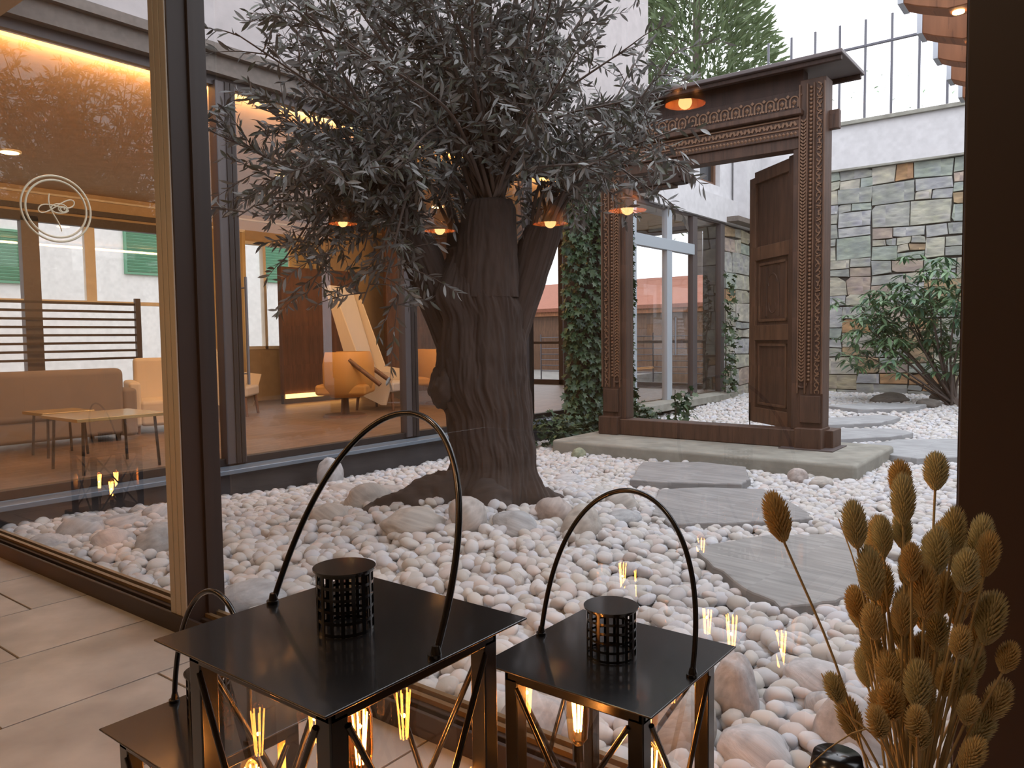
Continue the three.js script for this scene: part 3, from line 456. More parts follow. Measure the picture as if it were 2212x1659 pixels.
const B = [ // x, z, half width, half height, material, label
  [-6.05, -3.2, 0.125, 0.2, 0, 'tall pale boulder against the dark plinth left of the trunk'], [-4.18, -2.05, 0.184, 0.117, 1, 'brownish boulder leaning on the trunk root at left'], [-5.4, -2.82, 0.168, 0.076, 2, 'flat pinkish boulder halfway between plinth and trunk'],
  [-4.7, -2.75, 0.16, 0.072, 2, 'flat pink boulder left of the trunk root'], [-4.05, -1.6, 0.149, 0.087, 1, 'tan boulder at the left end of the ring below the trunk'], [-3.3, -1.62, 0.197, 0.095, 1, 'widest cream boulder in the ring below the trunk'],
  [-3.05, -1.82, 0.128, 0.143, 2, 'round pinkish boulder in the ring below the trunk'], [-2.8, -1.98, 0.141, 0.09, 3, 'pale boulder with a greenish foot below the trunk'], [-2.78, -2.34, 0.119, 0.104, 4, 'reddish boulder at the right foot of the trunk'],
  [-2.5, -2.25, 0.138, 0.129, 1, 'large cream boulder behind the left foot of the small lantern handle'], [-4.05, -4.42, 0.155, 0.062, 0, 'flat white boulder behind the trunk'], [-2.72, -3.12, 0.12, 0.1, 1, 'cream boulder right behind the trunk foot'],
  [-2.5, -2.75, 0.12, 0.067, 3, 'bluish flat boulder between trunk and second stepping stone'], [-6.0, -5.3, 0.145, 0.104, 0, 'pale boulder in the corner between plinth and trunk'],
  [-5.112, -0.27, 0.127, 0.085, 0, 'leftmost pale boulder inside the lobby glass'], [-5.35, -0.56, 0.16, 0.1, 3, 'bluish boulder behind the leftmost boulder'], [-5.334, -0.85, 0.143, 0.08, 3, 'bluish boulder third from the left corner'],
  [-4.5, -0.66, 0.14, 0.12, 3, 'grey round boulder just left of the bronze post'], [-4.9, -0.56, 0.13, 0.08, 3, 'blue-grey boulder in the middle of the left heap'], [-5.461, -1.15, 0.118, 0.085, 0, 'pale boulder at the back of the left heap'], [-5.845, -1.2, 0.078, 0.064, 2, 'small pale boulder at the back of the left heap'],
  [-4.752, -1.32, 0.112, 0.045, 3, 'flat blue-white boulder right of the bronze post'], [-3.2, -0.42, 0.17, 0.085, 3, 'pale boulder behind the far edge of the big lantern'],
  [-0.97, -0.82, 0.075, 0.14, 0, 'upright white boulder right of the small lantern'], [-1.02, -0.5, 0.115, 0.125, 1, 'rounded boulder seen through the small lantern'], [-0.6, -0.78, 0.107, 0.121, 0, 'big white boulder behind the dried grass stems'],
  [-0.79, -0.52, 0.116, 0.082, 0, 'white boulder at the bottom edge beside the small lantern'], [-2.3, -5.75, 0.091, 0.091, 4, 'brown boulder in front of the gate slab'], [-2.05, -5.6, 0.108, 0.069, 1, 'tan boulder beside the brown one near the gate slab'],
  [-4.85, -5.85, 0.099, 0.077, 5, 'mossy green boulder at the left end of the gate slab'], [-0.81, -1.16, 0.118, 0.084, 0, 'pinkish white boulder left of the dried grass'], [-1.4, -0.22, 0.114, 0.12, 0, 'white boulder seen between the two lanterns'], [-0.72, -1.0, 0.07, 0.06, 3, 'small white boulder beside the big one near the dried grass'],
  [-3.1, -13.5, 0.336, 0.12, 6, 'low dark rock left of the leafy shrub'], [-2.3, -14.2, 0.26, 0.13, 6, 'low dark rock behind the leafy shrub stem'], [-2.4, -12.95, 0.22, 0.1, 6, 'dark rock at the foot of the leafy shrub'],
  [-5.9, -1.9, 0.086, 0.055, 2, 'small pinkish boulder near the plinth right of the bronze post'], [-2.35, -1.36, 0.065, 0.05, 1, 'single larger cobble between the lantern handles']];
const BM = [...M.boulder, M.mossy, M.darkRock];
const blocked = [];
B.forEach(([x, z, a, b, m, label], i) => { const o = raw(numbered('boulder'), ROCKG[i % 8], BM[m]); o.scale.set(a * 1.02, b, a * rr(0.8, 1)); o.rotation.y = rr(0, 6.3); o.position.set(x, ground(x, z) + b * 0.55, z); tag(o, label, 'boulder', 'boulders in the courtyard'); blocked.push([x, z, a * 0.75]); });

// ------------------------------------------------------------------ pebbles
{
  const G = Array.from({ length: 4 }, (_, i) => rockGeo(i + 20, 2, 0.22)), list = [], step = 0.06;
  let row = 0;
  for (let z = -0.1; z > -15.4; z -= step * 0.87, row++) for (let x = -6.25 + (row % 2) * step / 2; x < Math.min(1.2, 0.5 - 0.0 * z); x += step) {
    const px = x + rr(-0.025, 0.025), pz = z + rr(-0.025, 0.025);
    if (SL.some(([, P]) => inPoly(px, pz, P)) || (px > -5.3 && px < -1.9 && pz < -6.1 && pz > -7.6) || Math.hypot(px + 3.4, pz + 2.6) < 0.42 || blocked.some(b => Math.hypot(px - b[0], pz - b[1]) < b[2])) continue;
    if (pz < -11 && R() < 0.25) continue;
    const s = rr(0.6, 1.12) * (R() < 0.06 ? 1.35 : 1) * (pz < -4 ? 0.92 : 1), y = ground(px, pz) + rr(-0.012, 0.022);
    list.push([px, y, pz, 0.05 * s, 0.05 * s * rr(0.55, 0.75), 0.05 * s * rr(0.68, 0.95), rr(-0.35, 0.35), rr(0, 6.28), rr(-0.35, 0.35), Math.floor(R() * 8), Math.floor(R() * 4)]);
  }
  for (let i = 0; i < 4200; i++) { // loose second layer, thicker on the mound and near the glass
    const px = rr(-6, 0), pz = rr(-4.2, -0.15); if (SL.some(([, P]) => inPoly(px, pz, P)) || Math.hypot(px + 3.4, pz + 2.6) < 0.5 || blocked.some(b => Math.hypot(px - b[0], pz - b[1]) < b[2])) continue; const s = rr(0.7, 1.15);
    list.push([px, ground(px, pz) + 0.042 + rr(0, 0.012), pz, 0.05 * s, 0.05 * s * rr(0.5, 0.7), 0.05 * s * rr(0.68, 0.95), rr(-0.4, 0.4), rr(0, 6.28), rr(-0.4, 0.4), Math.floor(R() * 8), Math.floor(R() * 4)]);
  }
  const lanternHides = (u, v) => (u > 300 && u < 1160 && v > 1400) || (u > 1020 && u < 1600 && v > 1330) || u > 1880 || (u > 320 && u < 450);
  list.forEach(q => { const p = project(V(q[0], q[1], q[2])), u = (p.x + 1) / 2 * 2212, v = (1 - p.y) / 2 * 1659, d = Math.hypot(q[0], q[1] - 1.15, q[2] - 1.65); q.score = p.z < 1 && !blocked.some(b => Math.hypot(q[0] - b[0], q[2] - b[1]) < b[2] * 1.45 + 0.05) && Math.hypot(q[0] + 3.4, q[2] + 2.6) > 1.0 && u > 10 && u < 2200 && v < 1640 && !lanternHides(u, v) ? q[3] * q[4] / (d * d) : 0; });
  list.sort((a, b) => b.score - a.score);
  const mtx = q => new THREE.Matrix4().compose(V(q[0], q[1], q[2]), new THREE.Quaternion().setFromEuler(new THREE.Euler(q[6], q[7], q[8])), V(q[3], q[4], q[5]));
  const near = [], far = []; for (const q of list) { const ok = near.length < 300 && q.score > 0 && q[1] > ground(q[0], q[2]) - 0.004 && near.every(o => Math.hypot(o[0] - q[0], o[1] - q[1], o[2] - q[2]) > (o[3] + q[3]) * 0.9) && !SL.some(([, P]) => P.some((v, i) => { const e = P[(i + 1) % P.length], dx = e[0] - v[0], dz = e[1] - v[1], t = Math.min(1, Math.max(0, ((q[0] - v[0]) * dx + (q[2] - v[1]) * dz) / (dx * dx + dz * dz))); return Math.hypot(v[0] + dx * t - q[0], v[1] + dz * t - q[2]) < 0.11; })); (ok ? near : far).push(q); }
  for (const q of near) { const o = raw(numbered('pebble'), G[q[10]], M.pebble[q[9]]); o.applyMatrix4(mtx(q)); tag(o, 'rounded white pebble lying in the near courtyard gravel', 'pebble', 'near pebbles of the courtyard gravel'); }
  const rest = far, gv = thing('gravel', 'white pebble gravel covering the courtyard', 'gravel', [0, 0, 0], 0, null, 'stuff');
  for (let k = 0; k < 4; k++) for (let h = 0; h < 8; h++) { const l = rest.filter(q => q[10] === k && q[9] === h), im = new THREE.InstancedMesh(G[k], M.pebble[h], l.length); l.forEach((q, i) => im.setMatrixAt(i, mtx(q))); im.name = 'pebble_layer'; im.userData.kind = 'stuff'; im.castShadow = im.receiveShadow = true; gv.add(im); }
}

// ------------------------------------------------------------------ leaves shared by the plants
function leafGeo(L, W, fold = 0.25, bend = 0.15, n = 4) { // lens-shaped leaf along +x, folded on its midrib
  const pos = [], idx = []; for (let i = 0; i <= n; i++) { const t = i / n, w = W / 2 * Math.pow(Math.sin(Math.PI * Math.min(1, Math.max(0.02, t * 0.97 + 0.02))), 0.9), y = -bend * L * t * t; pos.push(t * L, y + w * fold, -w, t * L, y, 0, t * L, y + w * fold, w); }
  for (let i = 0; i < n; i++) for (const k of [0, 1]) { const a = i * 3 + k; idx.push(a, a + 1, a + 3, a + 1, a + 4, a + 3); }
  const g = new THREE.BufferGeometry(); g.setAttribute('position', new THREE.Float32BufferAttribute(pos, 3)); g.setIndex(idx); g.computeVertexNormals(); g.setAttribute('uv', new THREE.BufferAttribute(new Float32Array(pos.length / 3 * 2), 2)); return g;
}
function placeLeaves(parent, list, geo, mats, nParts, name = 'leaf', stuff = 'foliage') { // list of Matrix4 in the parent's frame; those nearest the camera become parts
  parent.updateMatrixWorld(); const inv = parent.matrixWorld, c = camera.position;
  const a = list.map(m => { const p = V(0, 0, 0).setFromMatrixPosition(m).applyMatrix4(inv), q = project(p); return { m, d: p.distanceTo(c) + (Math.abs(q.x) > 1 || Math.abs(q.y) > 1 ? 100 : 0), k: Math.floor(R() * mats.length) }; }).sort((x, y) => x.d - y.d);
  for (const e of a.slice(0, nParts)) { const o = raw(name, geo, mats[e.k], parent); e.m.decompose(o.position, o.quaternion, o.scale); }
  const rest = a.slice(nParts); for (let k = 0; k < mats.length; k++) { const l = rest.filter(e => e.k === k); if (!l.length) continue; const im = new THREE.InstancedMesh(geo, mats[k], l.length); l.forEach((e, i) => im.setMatrixAt(i, e.m)); im.name = stuff; im.userData.kind = 'stuff'; im.castShadow = im.receiveShadow = true; parent.add(im); }
}
function aim(p, dir, roll, s) { const x = dir.clone().normalize(), up = Math.abs(x.y) > 0.95 ? V(1, 0, 0) : V(0, 1, 0), z = V(0, 0, 0).crossVectors(x, up).normalize(), y = V(0, 0, 0).crossVectors(z, x), q = new THREE.Quaternion().setFromRotationMatrix(new THREE.Matrix4().makeBasis(x, y, z)); q.multiply(new THREE.Quaternion().setFromAxisAngle(V(1, 0, 0), roll)); return new THREE.Matrix4().compose(p, q, V(s, s, s)); }

// ------------------------------------------------------------------ olive tree
{
  const t = thing('olive_tree', 'old olive tree with thick gnarled trunk and cut stumps', 'tree', [-3.45, -0.12, -2.5]);
  const rx = V(0.79, 0, -0.613), fx = V(-0.613, 0, -0.79); // across and along the viewing direction, for laying out the crown
  const P = (u, y, w) => rx.clone().multiplyScalar(u).addScaledVector(fx, w).setY(y);
  // trunk: rings lofted along a leaning axis; u0,u1 the two sides
  const prof = [[-0.25, -0.62, 0.6], [0.0, -0.55, 0.5], [0.14, -0.42, 0.4], [0.4, -0.25, 0.34], [0.7, -0.28, 0.31], [0.95, -0.36, 0.3], [1.1, -0.34, 0.29], [1.38, -0.32, 0.27], [1.62, -0.4, 0.26], [1.8, -0.44, 0.28], [1.95, -0.44, 0.28]];
  const at = y => { let i = 0; while (i < prof.length - 2 && prof[i + 1][0] < y) i++; const [a, b] = [prof[i], prof[i + 1]], k = sm(0, 1, (y - a[0]) / (b[0] - a[0])); return [a[1] + (b[1] - a[1]) * k, a[2] + (b[2] - a[2]) * k]; };
  const ring = (pts, n, m, radius, seed, close) => { // loft helper: pts(i) centre, radius(i, angle)
    const pos = [], col = [], idx = []; for (let i = 0; i <= n; i++) { const { c, a, b } = pts(i / n); for (let j = 0; j <= m; j++) { const th = j / m * Math.PI * 2, [ru, rw, k] = radius(i / n, th); const q = c.clone().addScaledVector(a, ru * Math.cos(th) * k).addScaledVector(b, rw * Math.sin(th) * k); pos.push(q.x, q.y, q.z); const s = 0.7 + 0.8 * fbm(Math.cos(th) * 5 + seed, Math.sin(th) * 5, i / n * 7, 3); col.push(s, s * 0.98, s * 0.96); } }
    for (let i = 0; i < n; i++) for (let j = 0; j < m; j++) { const a = i * (m + 1) + j; idx.push(a, a + m + 1, a + 1, a + 1, a + m + 1, a + m + 2); }
    if (close) { const { c } = pts(1), k = pos.length / 3; pos.push(c.x, c.y + 0.0, c.z); col.push(1.6, 1.4, 1.2); for (let j = 0; j < m; j++) idx.push(n * (m + 1) + j, k, n * (m + 1) + j + 1); }
    const g = new THREE.BufferGeometry(); g.setAttribute('position', new THREE.Float32BufferAttribute(pos, 3)); g.setAttribute('color', new THREE.Float32BufferAttribute(col, 3)); g.setIndex(idx); g.computeVertexNormals(); return g;
  };
  const ridge = (x, y, z) => 1 - Math.abs(2 * fbm(x, y, z, 2) - 1);
  const bark = (th, y, s) => { const c = Math.cos(th), n = Math.sin(th), w = 0.35 * fbm(c * 1.5 + s, n * 1.5, y * 1.6, 3); return 1 + 0.26 * (fbm(c * 1.6 + s, n * 1.6 + s, y * 1.3, 3) - 0.5) + 0.12 * (ridge(c * 4.5 + w * 6 + s, n * 4.5 + w * 5, y * 1.5) - 0.72) + 0.085 * (ridge(c * 13 + w * 9, n * 13 + s, y * 4.5) - 0.72) + 0.035 * (fbm(c * 30, n * 30, y * 22, 2) - 0.5); };
  const trunk = ring(k => { const y = -0.25 + 2.15 * k, [a, b] = at(y); return { c: P((a + b) / 2, y, 0), a: rx, b: fx }; }, 130, 260, (k, th) => { const y = -0.25 + 2.15 * k, [a, b] = at(y); const fl = 1 + 0.22 * sm(0.45, -0.1, y) * Math.cos(th * 5 + 1); return [(b - a) / 2, (b - a) / 2 * 0.85, bark(th, y, 3) * fl * (1 - 0.55 * sm(1.58, 1.95, y + 0.14 * fbm(Math.cos(th) * 2, Math.sin(th) * 2, 4, 2)))]; }, 1, true);
  const stump = (c0, c1, r0, r1, s) => ring(k => ({ c: c0.clone().lerp(c1, k), a: rx, b: fx }), 40, 140, (k, th) => { const r = r0 + (r1 - r0) * k; return [r, r * 0.9, bark(th, k * 0.8 + s, s) * (1 - 0.12 * sm(0.9, 1, k))]; }, s, true);
  const tops = [P(-0.5, 2.02, 0.0), P(0.05, 2.2, -0.12), P(0.42, 2.05, 0.02), P(-0.15, 2.1, 0.25)];
  const roots = [tube([P(-0.2, 0.2, -0.1), P(-0.55, 0.12, -0.18), P(-0.85, -0.02, -0.22), P(-1.1, -0.18, -0.25)], 0.16, 60, 40, k => 1.1 - 0.7 * k), tube([P(0.2, 0.15, 0), P(0.5, 0.02, 0.05), P(0.75, -0.16, 0.1)], 0.13, 40, 40, k => 1.1 - 0.7 * k), tube([P(0, 0.2, -0.2), P(0.08, 0.03, -0.45), P(0.12, -0.15, -0.65)], 0.15, 40, 40, k => 1.1 - 0.7 * k)];
  for (const g of roots) { const p = g.attributes.position, nn = g.attributes.normal; for (let i = 0; i < p.count; i++) { const k = 0.09 * (ridge(p.getX(i) * 9, p.getY(i) * 9, p.getZ(i) * 9) - 0.7); p.setXYZ(i, p.getX(i) + nn.getX(i) * k, p.getY(i) + nn.getY(i) * k, p.getZ(i) + nn.getZ(i) * k); } g.computeVertexNormals(); }
  for (const g of roots) g.setAttribute('color', new THREE.Float32BufferAttribute(new Float32Array(g.attributes.position.count * 3).fill(1), 3));
  const knob = rockGeo(31, 14, 0.7).scale(0.12, 0.17, 0.13).translate(...P(-0.27, 0.97, -0.08).toArray()); knob.setAttribute('color', new THREE.Float32BufferAttribute(new Float32Array(knob.attributes.position.count * 3).fill(1.1), 3));
  const tm = new THREE.Mesh(uvm(join([trunk, stump(P(-0.15, 1.1, 0), tops[0], 0.14, 0.14, 5), stump(P(0.0, 1.55, -0.05), tops[1], 0.24, 0.17, 8), stump(P(0.08, 1.0, 0.0), tops[2], 0.12, 0.14, 11), stump(P(-0.1, 1.5, 0.1), tops[3], 0.2, 0.12, 14), ...roots, knob])), M.bark); tm.name = 'trunk'; tm.castShadow = tm.receiveShadow = true; t.add(tm);
  // shoots from the stumps, twigs along them, leaf pairs along the twigs
  const leaves = [];
  const crown = [];
  for (let i = 0; i < 112; i++) { const a = rr(0, 6.28), r = Math.sqrt(R()), h = R(); let u = -0.22 + Math.cos(a) * r * (1.72 - 0.25 * h), w = Math.sin(a) * r * 1.35, y = 2.15 + h * 2.4; if (u < -1.5 && y > 3.3) y -= 0.4; crown.push([u, y, w]); }
  for (let i = 0; i < 16; i++) crown.push([rr(-1.55, -0.5), rr(1.75, 2.3), rr(-0.9, 0.2)]); for (let i = 0; i < 9; i++) crown.push([rr(0.4, 1.35), rr(2.0, 2.5), rr(-0.8, 0.3)]);
  for (const q of [[-1.95, 2.75, -0.1], [-1.75, 2.7, 0.2], [-1.5, 3.35, 0.1], [-1.35, 1.75, -0.3], [-1.15, 1.55, -0.4], [-0.75, 1.5, -0.55], [-0.55, 1.4, -0.5], [-0.6, 1.62, -0.6]]) crown.push(q);
  for (const [u, y, w] of crown) {
    const s = tops.reduce((m, q) => q.distanceTo(P(u, y, w)) + 0.25 * R() < m.distanceTo(P(u, y, w)) ? q : m, tops[1]), e = P(u, y, w), low = y < 2.3;
    const mid = s.clone().lerp(e, 0.45); mid.y += low ? rr(0.3, 0.5) : rr(0.0, 0.25); mid.addScaledVector(rx, rr(-0.12, 0.12));
    const s0 = s.clone().add(V(rr(-0.08, 0.08), -0.06, rr(-0.08, 0.08))), c = new THREE.CatmullRomCurve3([s0, s0.clone().lerp(mid, 0.5).add(V(0, 0.08, 0)), mid, e]), len = c.getLength(), gs = [tube(c.points, 0.0135, 18, 5, k => 1.25 - 0.95 * k)];
    const nt = Math.round(4 + len * 5.6);
    for (let k = 0; k < nt; k++) {
      const k0 = 0.28 + 0.72 * (k + R()) / nt, p = c.getPointAt(Math.min(1, k0)), d = c.getTangentAt(Math.min(1, k0)), out = V(rr(-1, 1), rr(-0.55, 0.75), rr(-1, 1)).normalize(), dir = d.multiplyScalar(0.55).add(out).normalize(), tl = rr(0.16, 0.42), q = p.clone().addScaledVector(dir, tl).add(V(0, -0.1 * tl, 0)), pm = p.clone().lerp(q, 0.5).add(V(0, 0.05 * tl, 0));
      const tc = new THREE.CatmullRomCurve3([p, pm, q]); gs.push(tube([p, pm, q], 0.0042, 5, 4, k => 1.1 - 0.7 * k));
      const nl = Math.round(tl / 0.03); for (let l = 1; l <= nl; l++) { const f = l / nl, lp = tc.getPointAt(f), td = tc.getTangentAt(f); for (const sd of [0, 1]) { if (R() < 0.3) continue; const side = V(rr(-1, 1), rr(-1, 1), rr(-1, 1)).cross(td).normalize(); leaves.push(aim(lp, td.clone().multiplyScalar(0.8).addScaledVector(side, rr(0.5, 1.1)).add(V(0, -0.12, 0)), rr(0, 6.28), rr(0.7, 1.2))); } }
    }
    mesh('branch', gs, M.twig, t);
  }
  placeLeaves(t, leaves, leafGeo(0.088, 0.021, 0.3, 0.12), M.olive, 300);
  console.log('olive leaves', leaves.length);
}

// ------------------------------------------------------------------ ivy, shrub, conifer
{
  const t = thing('ivy', 'dark green ivy climbing a post between lounge facade and gate', 'ivy', [-6.0, -0.3, -8.0]);
  mesh('support_post', rb(-0.16, 0.12, 0, 3.55, -0.5, 0.5, 0.02), M.gateDark, t);
  const st = []; for (let i = 0; i < 14; i++) { const z = rr(-0.6, 0.6); st.push(tube([V(0.15, 0, z), V(0.2 + rr(0, 0.1), 1, z + rr(-0.15, 0.15)), V(0.2, 2.2, z + rr(-0.2, 0.2)), V(0.18, rr(2.6, 3.6), z + rr(-0.2, 0.2))], 0.014, 20, 5)); } mesh('vine_stem', st, M.twig, t);
  const sh = new THREE.Shape([[0, 0], [0.3, -0.42], [0.42, -0.2], [0.8, -0.38], [0.72, -0.12], [1, 0], [0.72, 0.12], [0.8, 0.38], [0.42, 0.2], [0.3, 0.42]].map(p => new THREE.Vector2(p[0] * 0.13, p[1] * 0.13))), lg = new THREE.ShapeGeometry(sh).rotateX(-Math.PI / 2), p = lg.attributes.position; for (let i = 0; i < p.count; i++) p.setY(i, Math.abs(p.getZ(i)) * 0.35 - p.getX(i) * p.getX(i) * 2); lg.computeVertexNormals();
  const L = []; for (let i = 0; i < 3600; i++) { const y = rr(0, 3.7), a = rr(-1.7, 1.7), wz = (0.62 + 0.22 * fbm(y * 2, 3, 1, 3) - 0.12 * sm(2.6, 3.7, y)) * (0.9 + 0.25 * R()), pt = V(0.1 + Math.cos(a) * (0.2 + 0.12 * fbm(y * 3, a, 5, 2) + 0.1 * R()), y, Math.sin(a) * wz); L.push(aim(pt, V(Math.cos(a) * 0.8 + rr(-0.4, 0.4), -0.7 + rr(-0.5, 0.5), Math.sin(a) * 0.8 + rr(-0.5, 0.5)), rr(-0.7, 0.7), rr(0.6, 1.15))); }
  for (let i = 0; i < 900; i++) { const x = rr(0, 1) ** 1.4 * 0.42, z = rr(-1.2, 1.75), y = 0.06 + 0.5 * R() * Math.max(0, 1 - x) * 0.8; L.push(aim(V(0.15 + x, y, z), V(rr(-0.6, 1), rr(-0.4, 0.5), rr(-1, 1)), rr(-0.6, 0.6), rr(0.6, 1.05))); }
  placeLeaves(t, L, lg, M.ivy, 300);

  const vine = (x, z, h, n, label) => { const v = thing('climber', label, 'climber', [x, -0.15, z]); const pts = [V(0, 0, 0), V(0.03, h * 0.35, 0.04), V(-0.02, h * 0.7, -0.04), V(0, h, 0)]; mesh('stem', tube(pts, 0.014, 20, 5, k => 1.2 - 0.8 * k), M.twig, v); const c = new THREE.CatmullRomCurve3(pts), l = []; for (let i = 0; i < n; i++) { const q = c.getPointAt(R()); l.push(aim(q.add(V(rr(0, 0.15), rr(-0.1, 0.1), rr(-0.3, 0.3))), V(rr(0, 1), rr(-1, 0.3), rr(-1, 1)), rr(-1, 1), rr(0.7, 1.3))); } placeLeaves(v, l, lg, M.ivy, 60); };
  vine(-6.25, -13.6, 2.6, 160, 'thin leafy climber at the corner of the side stone wall'); vine(-5.1, -8.9, 0.5, 60, 'low leafy plant on the gravel behind the gate opening');

  const r = thing('leafy_shrub', 'broad green shrub with long drooping leaves before the stone wall', 'shrub', [-2.05, -0.12, -13.4]);
  const tips = []; for (let i = 0; i < 20; i++) { const a = rr(0, 6.28); const x = -1.65 + 2.1 * ((i * 7) % 20 + R()) / 20, y = 0.85 + (((i * 3) % 5) + R()) / 5 * 1.75 * (1 - Math.abs(x + 0.35) / 2.4), z = rr(-0.7, 0.8); tips.push(V(x, y, z)); const b = V(rr(-0.08, 0.08), 0, rr(-0.1, 0.1)), m = V(x * 0.35 - 0.1, y * 0.45, z * 0.4); mesh('stem', tube([b, m, V(x, y, z)], 0.022, 14, 5, k => 1.3 - 1.0 * k), M.twig, r); }
  const rl = []; for (let i = 0; i < 330; i++) { const b = tips[i % 20], q = b.clone().add(V(rr(-0.42, 0.42), rr(-0.3, 0.28), rr(-0.4, 0.4))), n = 8; for (let k = 0; k < n; k++) { const a = k / n * 6.28 + R(); rl.push(aim(q, V(Math.cos(a), rr(-0.55, 0.25), Math.sin(a)), rr(-0.2, 0.2), rr(0.75, 1.2))); } }
  placeLeaves(r, rl, leafGeo(0.23, 0.055, 0.2, 0.3), M.rhodo, 300);

  const cn = thing('conifer', 'tall green conifer rising behind the white wall', 'tree', [-15.2, -0.7, -32]);
  mesh('trunk', cyl(0.35, 0.1, 23, 0, 0, 0, 10), M.twig, cn);
  const nb = []; for (let i = 0; i < 60; i++) { const y = rr(7, 22), a = rr(0, 6.28), l = 4.6 * (1 - (y - 7) / 19); nb.push(rod(V(0, y, 0), V(Math.cos(a) * l, y + 0.4, Math.sin(a) * l), 0.04, 5, 0.015)); } mesh('bough', nb, M.twig, cn);
  const nl = []; for (let i = 0; i < 17000; i++) { const y = rr(7, 23), a = rr(0, 6.28), rad = 5.2 * (1 - (y - 7) / 21) * Math.sqrt(rr(0.15, 1)) * (0.75 + 0.5 * fbm(Math.cos(a) * 2 + 5, Math.sin(a) * 2, y * 0.8, 3)); nl.push(aim(V(Math.cos(a) * rad, y + rr(-0.2, 0.2), Math.sin(a) * rad), V(Math.cos(a) + rr(-0.6, 0.6), rr(-0.1, 1), Math.sin(a) + rr(-0.6, 0.6)), rr(0, 6.28), rr(0.6, 1.3))); }
  placeLeaves(cn, nl, leafGeo(0.5, 0.12, 0.2, 0.1, 3), [M.conifer], 0);
  const sp = thing('sparse_shrub', 'sparse light-green shrub behind the parapet railing', 'shrub', [-4, 5.0, -18]);
  const ss = [], sl = []; for (let i = 0; i < 9; i++) { const x = -2 + i * 0.55; const e = V(x + rr(-0.3, 0.3), rr(1.6, 2.6), rr(-0.3, 0.3)); ss.push(tube([V(x, 0, 0), V(x, 1, 0), e], 0.012, 10, 4)); for (let k = 0; k < 7; k++) sl.push(aim(V(x + rr(-0.2, 0.2), rr(0.6, 2.6), rr(-0.2, 0.2)), V(rr(-1, 1), rr(-1, 1), rr(-1, 1)), 0, rr(0.6, 1.2))); }
  mesh('stem', ss, M.streetWhite, sp); placeLeaves(sp, sl, leafGeo(0.12, 0.06), [M.rhodo[1]], 63); mesh('planter', rb(-2.3, 2.8, -0.5, 0.05, -0.4, 0.4, 0.02), M.concrete, sp);
  mesh('terrace', bb(-6.6, 8, -0.6, 4.6, -40, WZ - 0.45), M.concrete, struct('floor_terrace', 'raised terrace behind the stone wall', 'terrace'));
  const rw = struct('wall_right_court_unseen', 'unseen brown timber-clad building right of the courtyard, darkening the facade reflections', 'wall');  // out of view, placed to darken what the lounge glass reflects
  mesh('wall', bb(4.3, 4.6, -0.7, 3.6, -12, 0.0), M.walnut, rw); mesh('roof', bb(3.4, 9, 3.6, 3.8, -12.3, 0.0), M.fascia, rw);
  for (let i = 0; i < 24; i++) mesh('plank', rb(4.26, 4.3, -0.5, 3.6, -12 + i * 0.5 + 0.008, -11.5 + i * 0.5 - 0.008, 0.006), M.walnut, rw);
  const h = thing('side_house', 'house with a red tiled roof seen through the glass doors', 'house', [-15, -0.7, -25]);
  mesh('wall', bb(-8, 9, 0, 2.9, -4, 0), M.walnut, h); mesh('fascia', bb(-8.2, 9.2, 2.75, 3.05, 0, 0.25), M.timber, h);
  mesh('roof', new THREE.BoxGeometry(17.6, 0.15, 4.2).rotateX(0.32).translate(0.5, 3.65, -1.6), M.redRoof, h);
  const rl2 = thing('terrace_railing', 'thin grey railing outside the lounge end window', 'railing', [-9, -0.7, -16.5]);
  for (let i = 0; i < 7; i++) mesh('wire', rod(V(-4, 0.9 + i * 0.16, 0), V(2.2, 0.9 + i * 0.16, 0), 0.012, 5), M.rail, rl2); for (let x = -4; x < 2.3; x += 1.2) mesh('post', rod(V(x, 0, 0), V(x, 1.95, 0), 0.02, 6), M.rail, rl2);
}

// ------------------------------------------------------------------ pergola at the right edge
{
  const p = thing('pergola', 'orange-brown timber pergola with metal-capped rafter ends', 'pergola', [0, 0, 0]);
  for (const z of [-3.3, -3.85, -4.4, -4.95, -5.5]) {
    const sh = new THREE.Shape([[-0.97, 0.22], [-0.97, 0.09], [-0.88, 0.05], [-0.74, 0], [2.6, 0], [2.6, 0.22]].map(q => new THREE.Vector2(...q)));
    const r = mesh('rafter', new THREE.ExtrudeGeometry(sh, { depth: 0.14, bevelEnabled: true, bevelSize: 0.005, bevelThickness: 0.005, bevelSegments: 1 }).translate(0, 2.92, z - 0.07), M.timber, p);
    mesh('metal_cap', bb(-0.99, -0.96, 3.0, 3.15, z - 0.09, z + 0.09), M.steel, r);
    mesh('spot_lamp', cyl(0.03, 0.03, 0.02, -0.7, 2.905, z, 12), M.lampGlow, r);
  }
  for (const x of [0.2, 2.3]) mesh('beam', rb(x - 0.08, x + 0.08, 3.14, 3.34, -5.8, -2.9, 0.008), M.timber, p);
  for (const [x, z] of [[2.3, -3.1], [2.3, -5.6], [0.62, -5.6]]) mesh('post', rb(x - 0.07, x + 0.07, -0.3, 3.14, z - 0.07, z + 0.07, 0.008), M.timber, p);
}

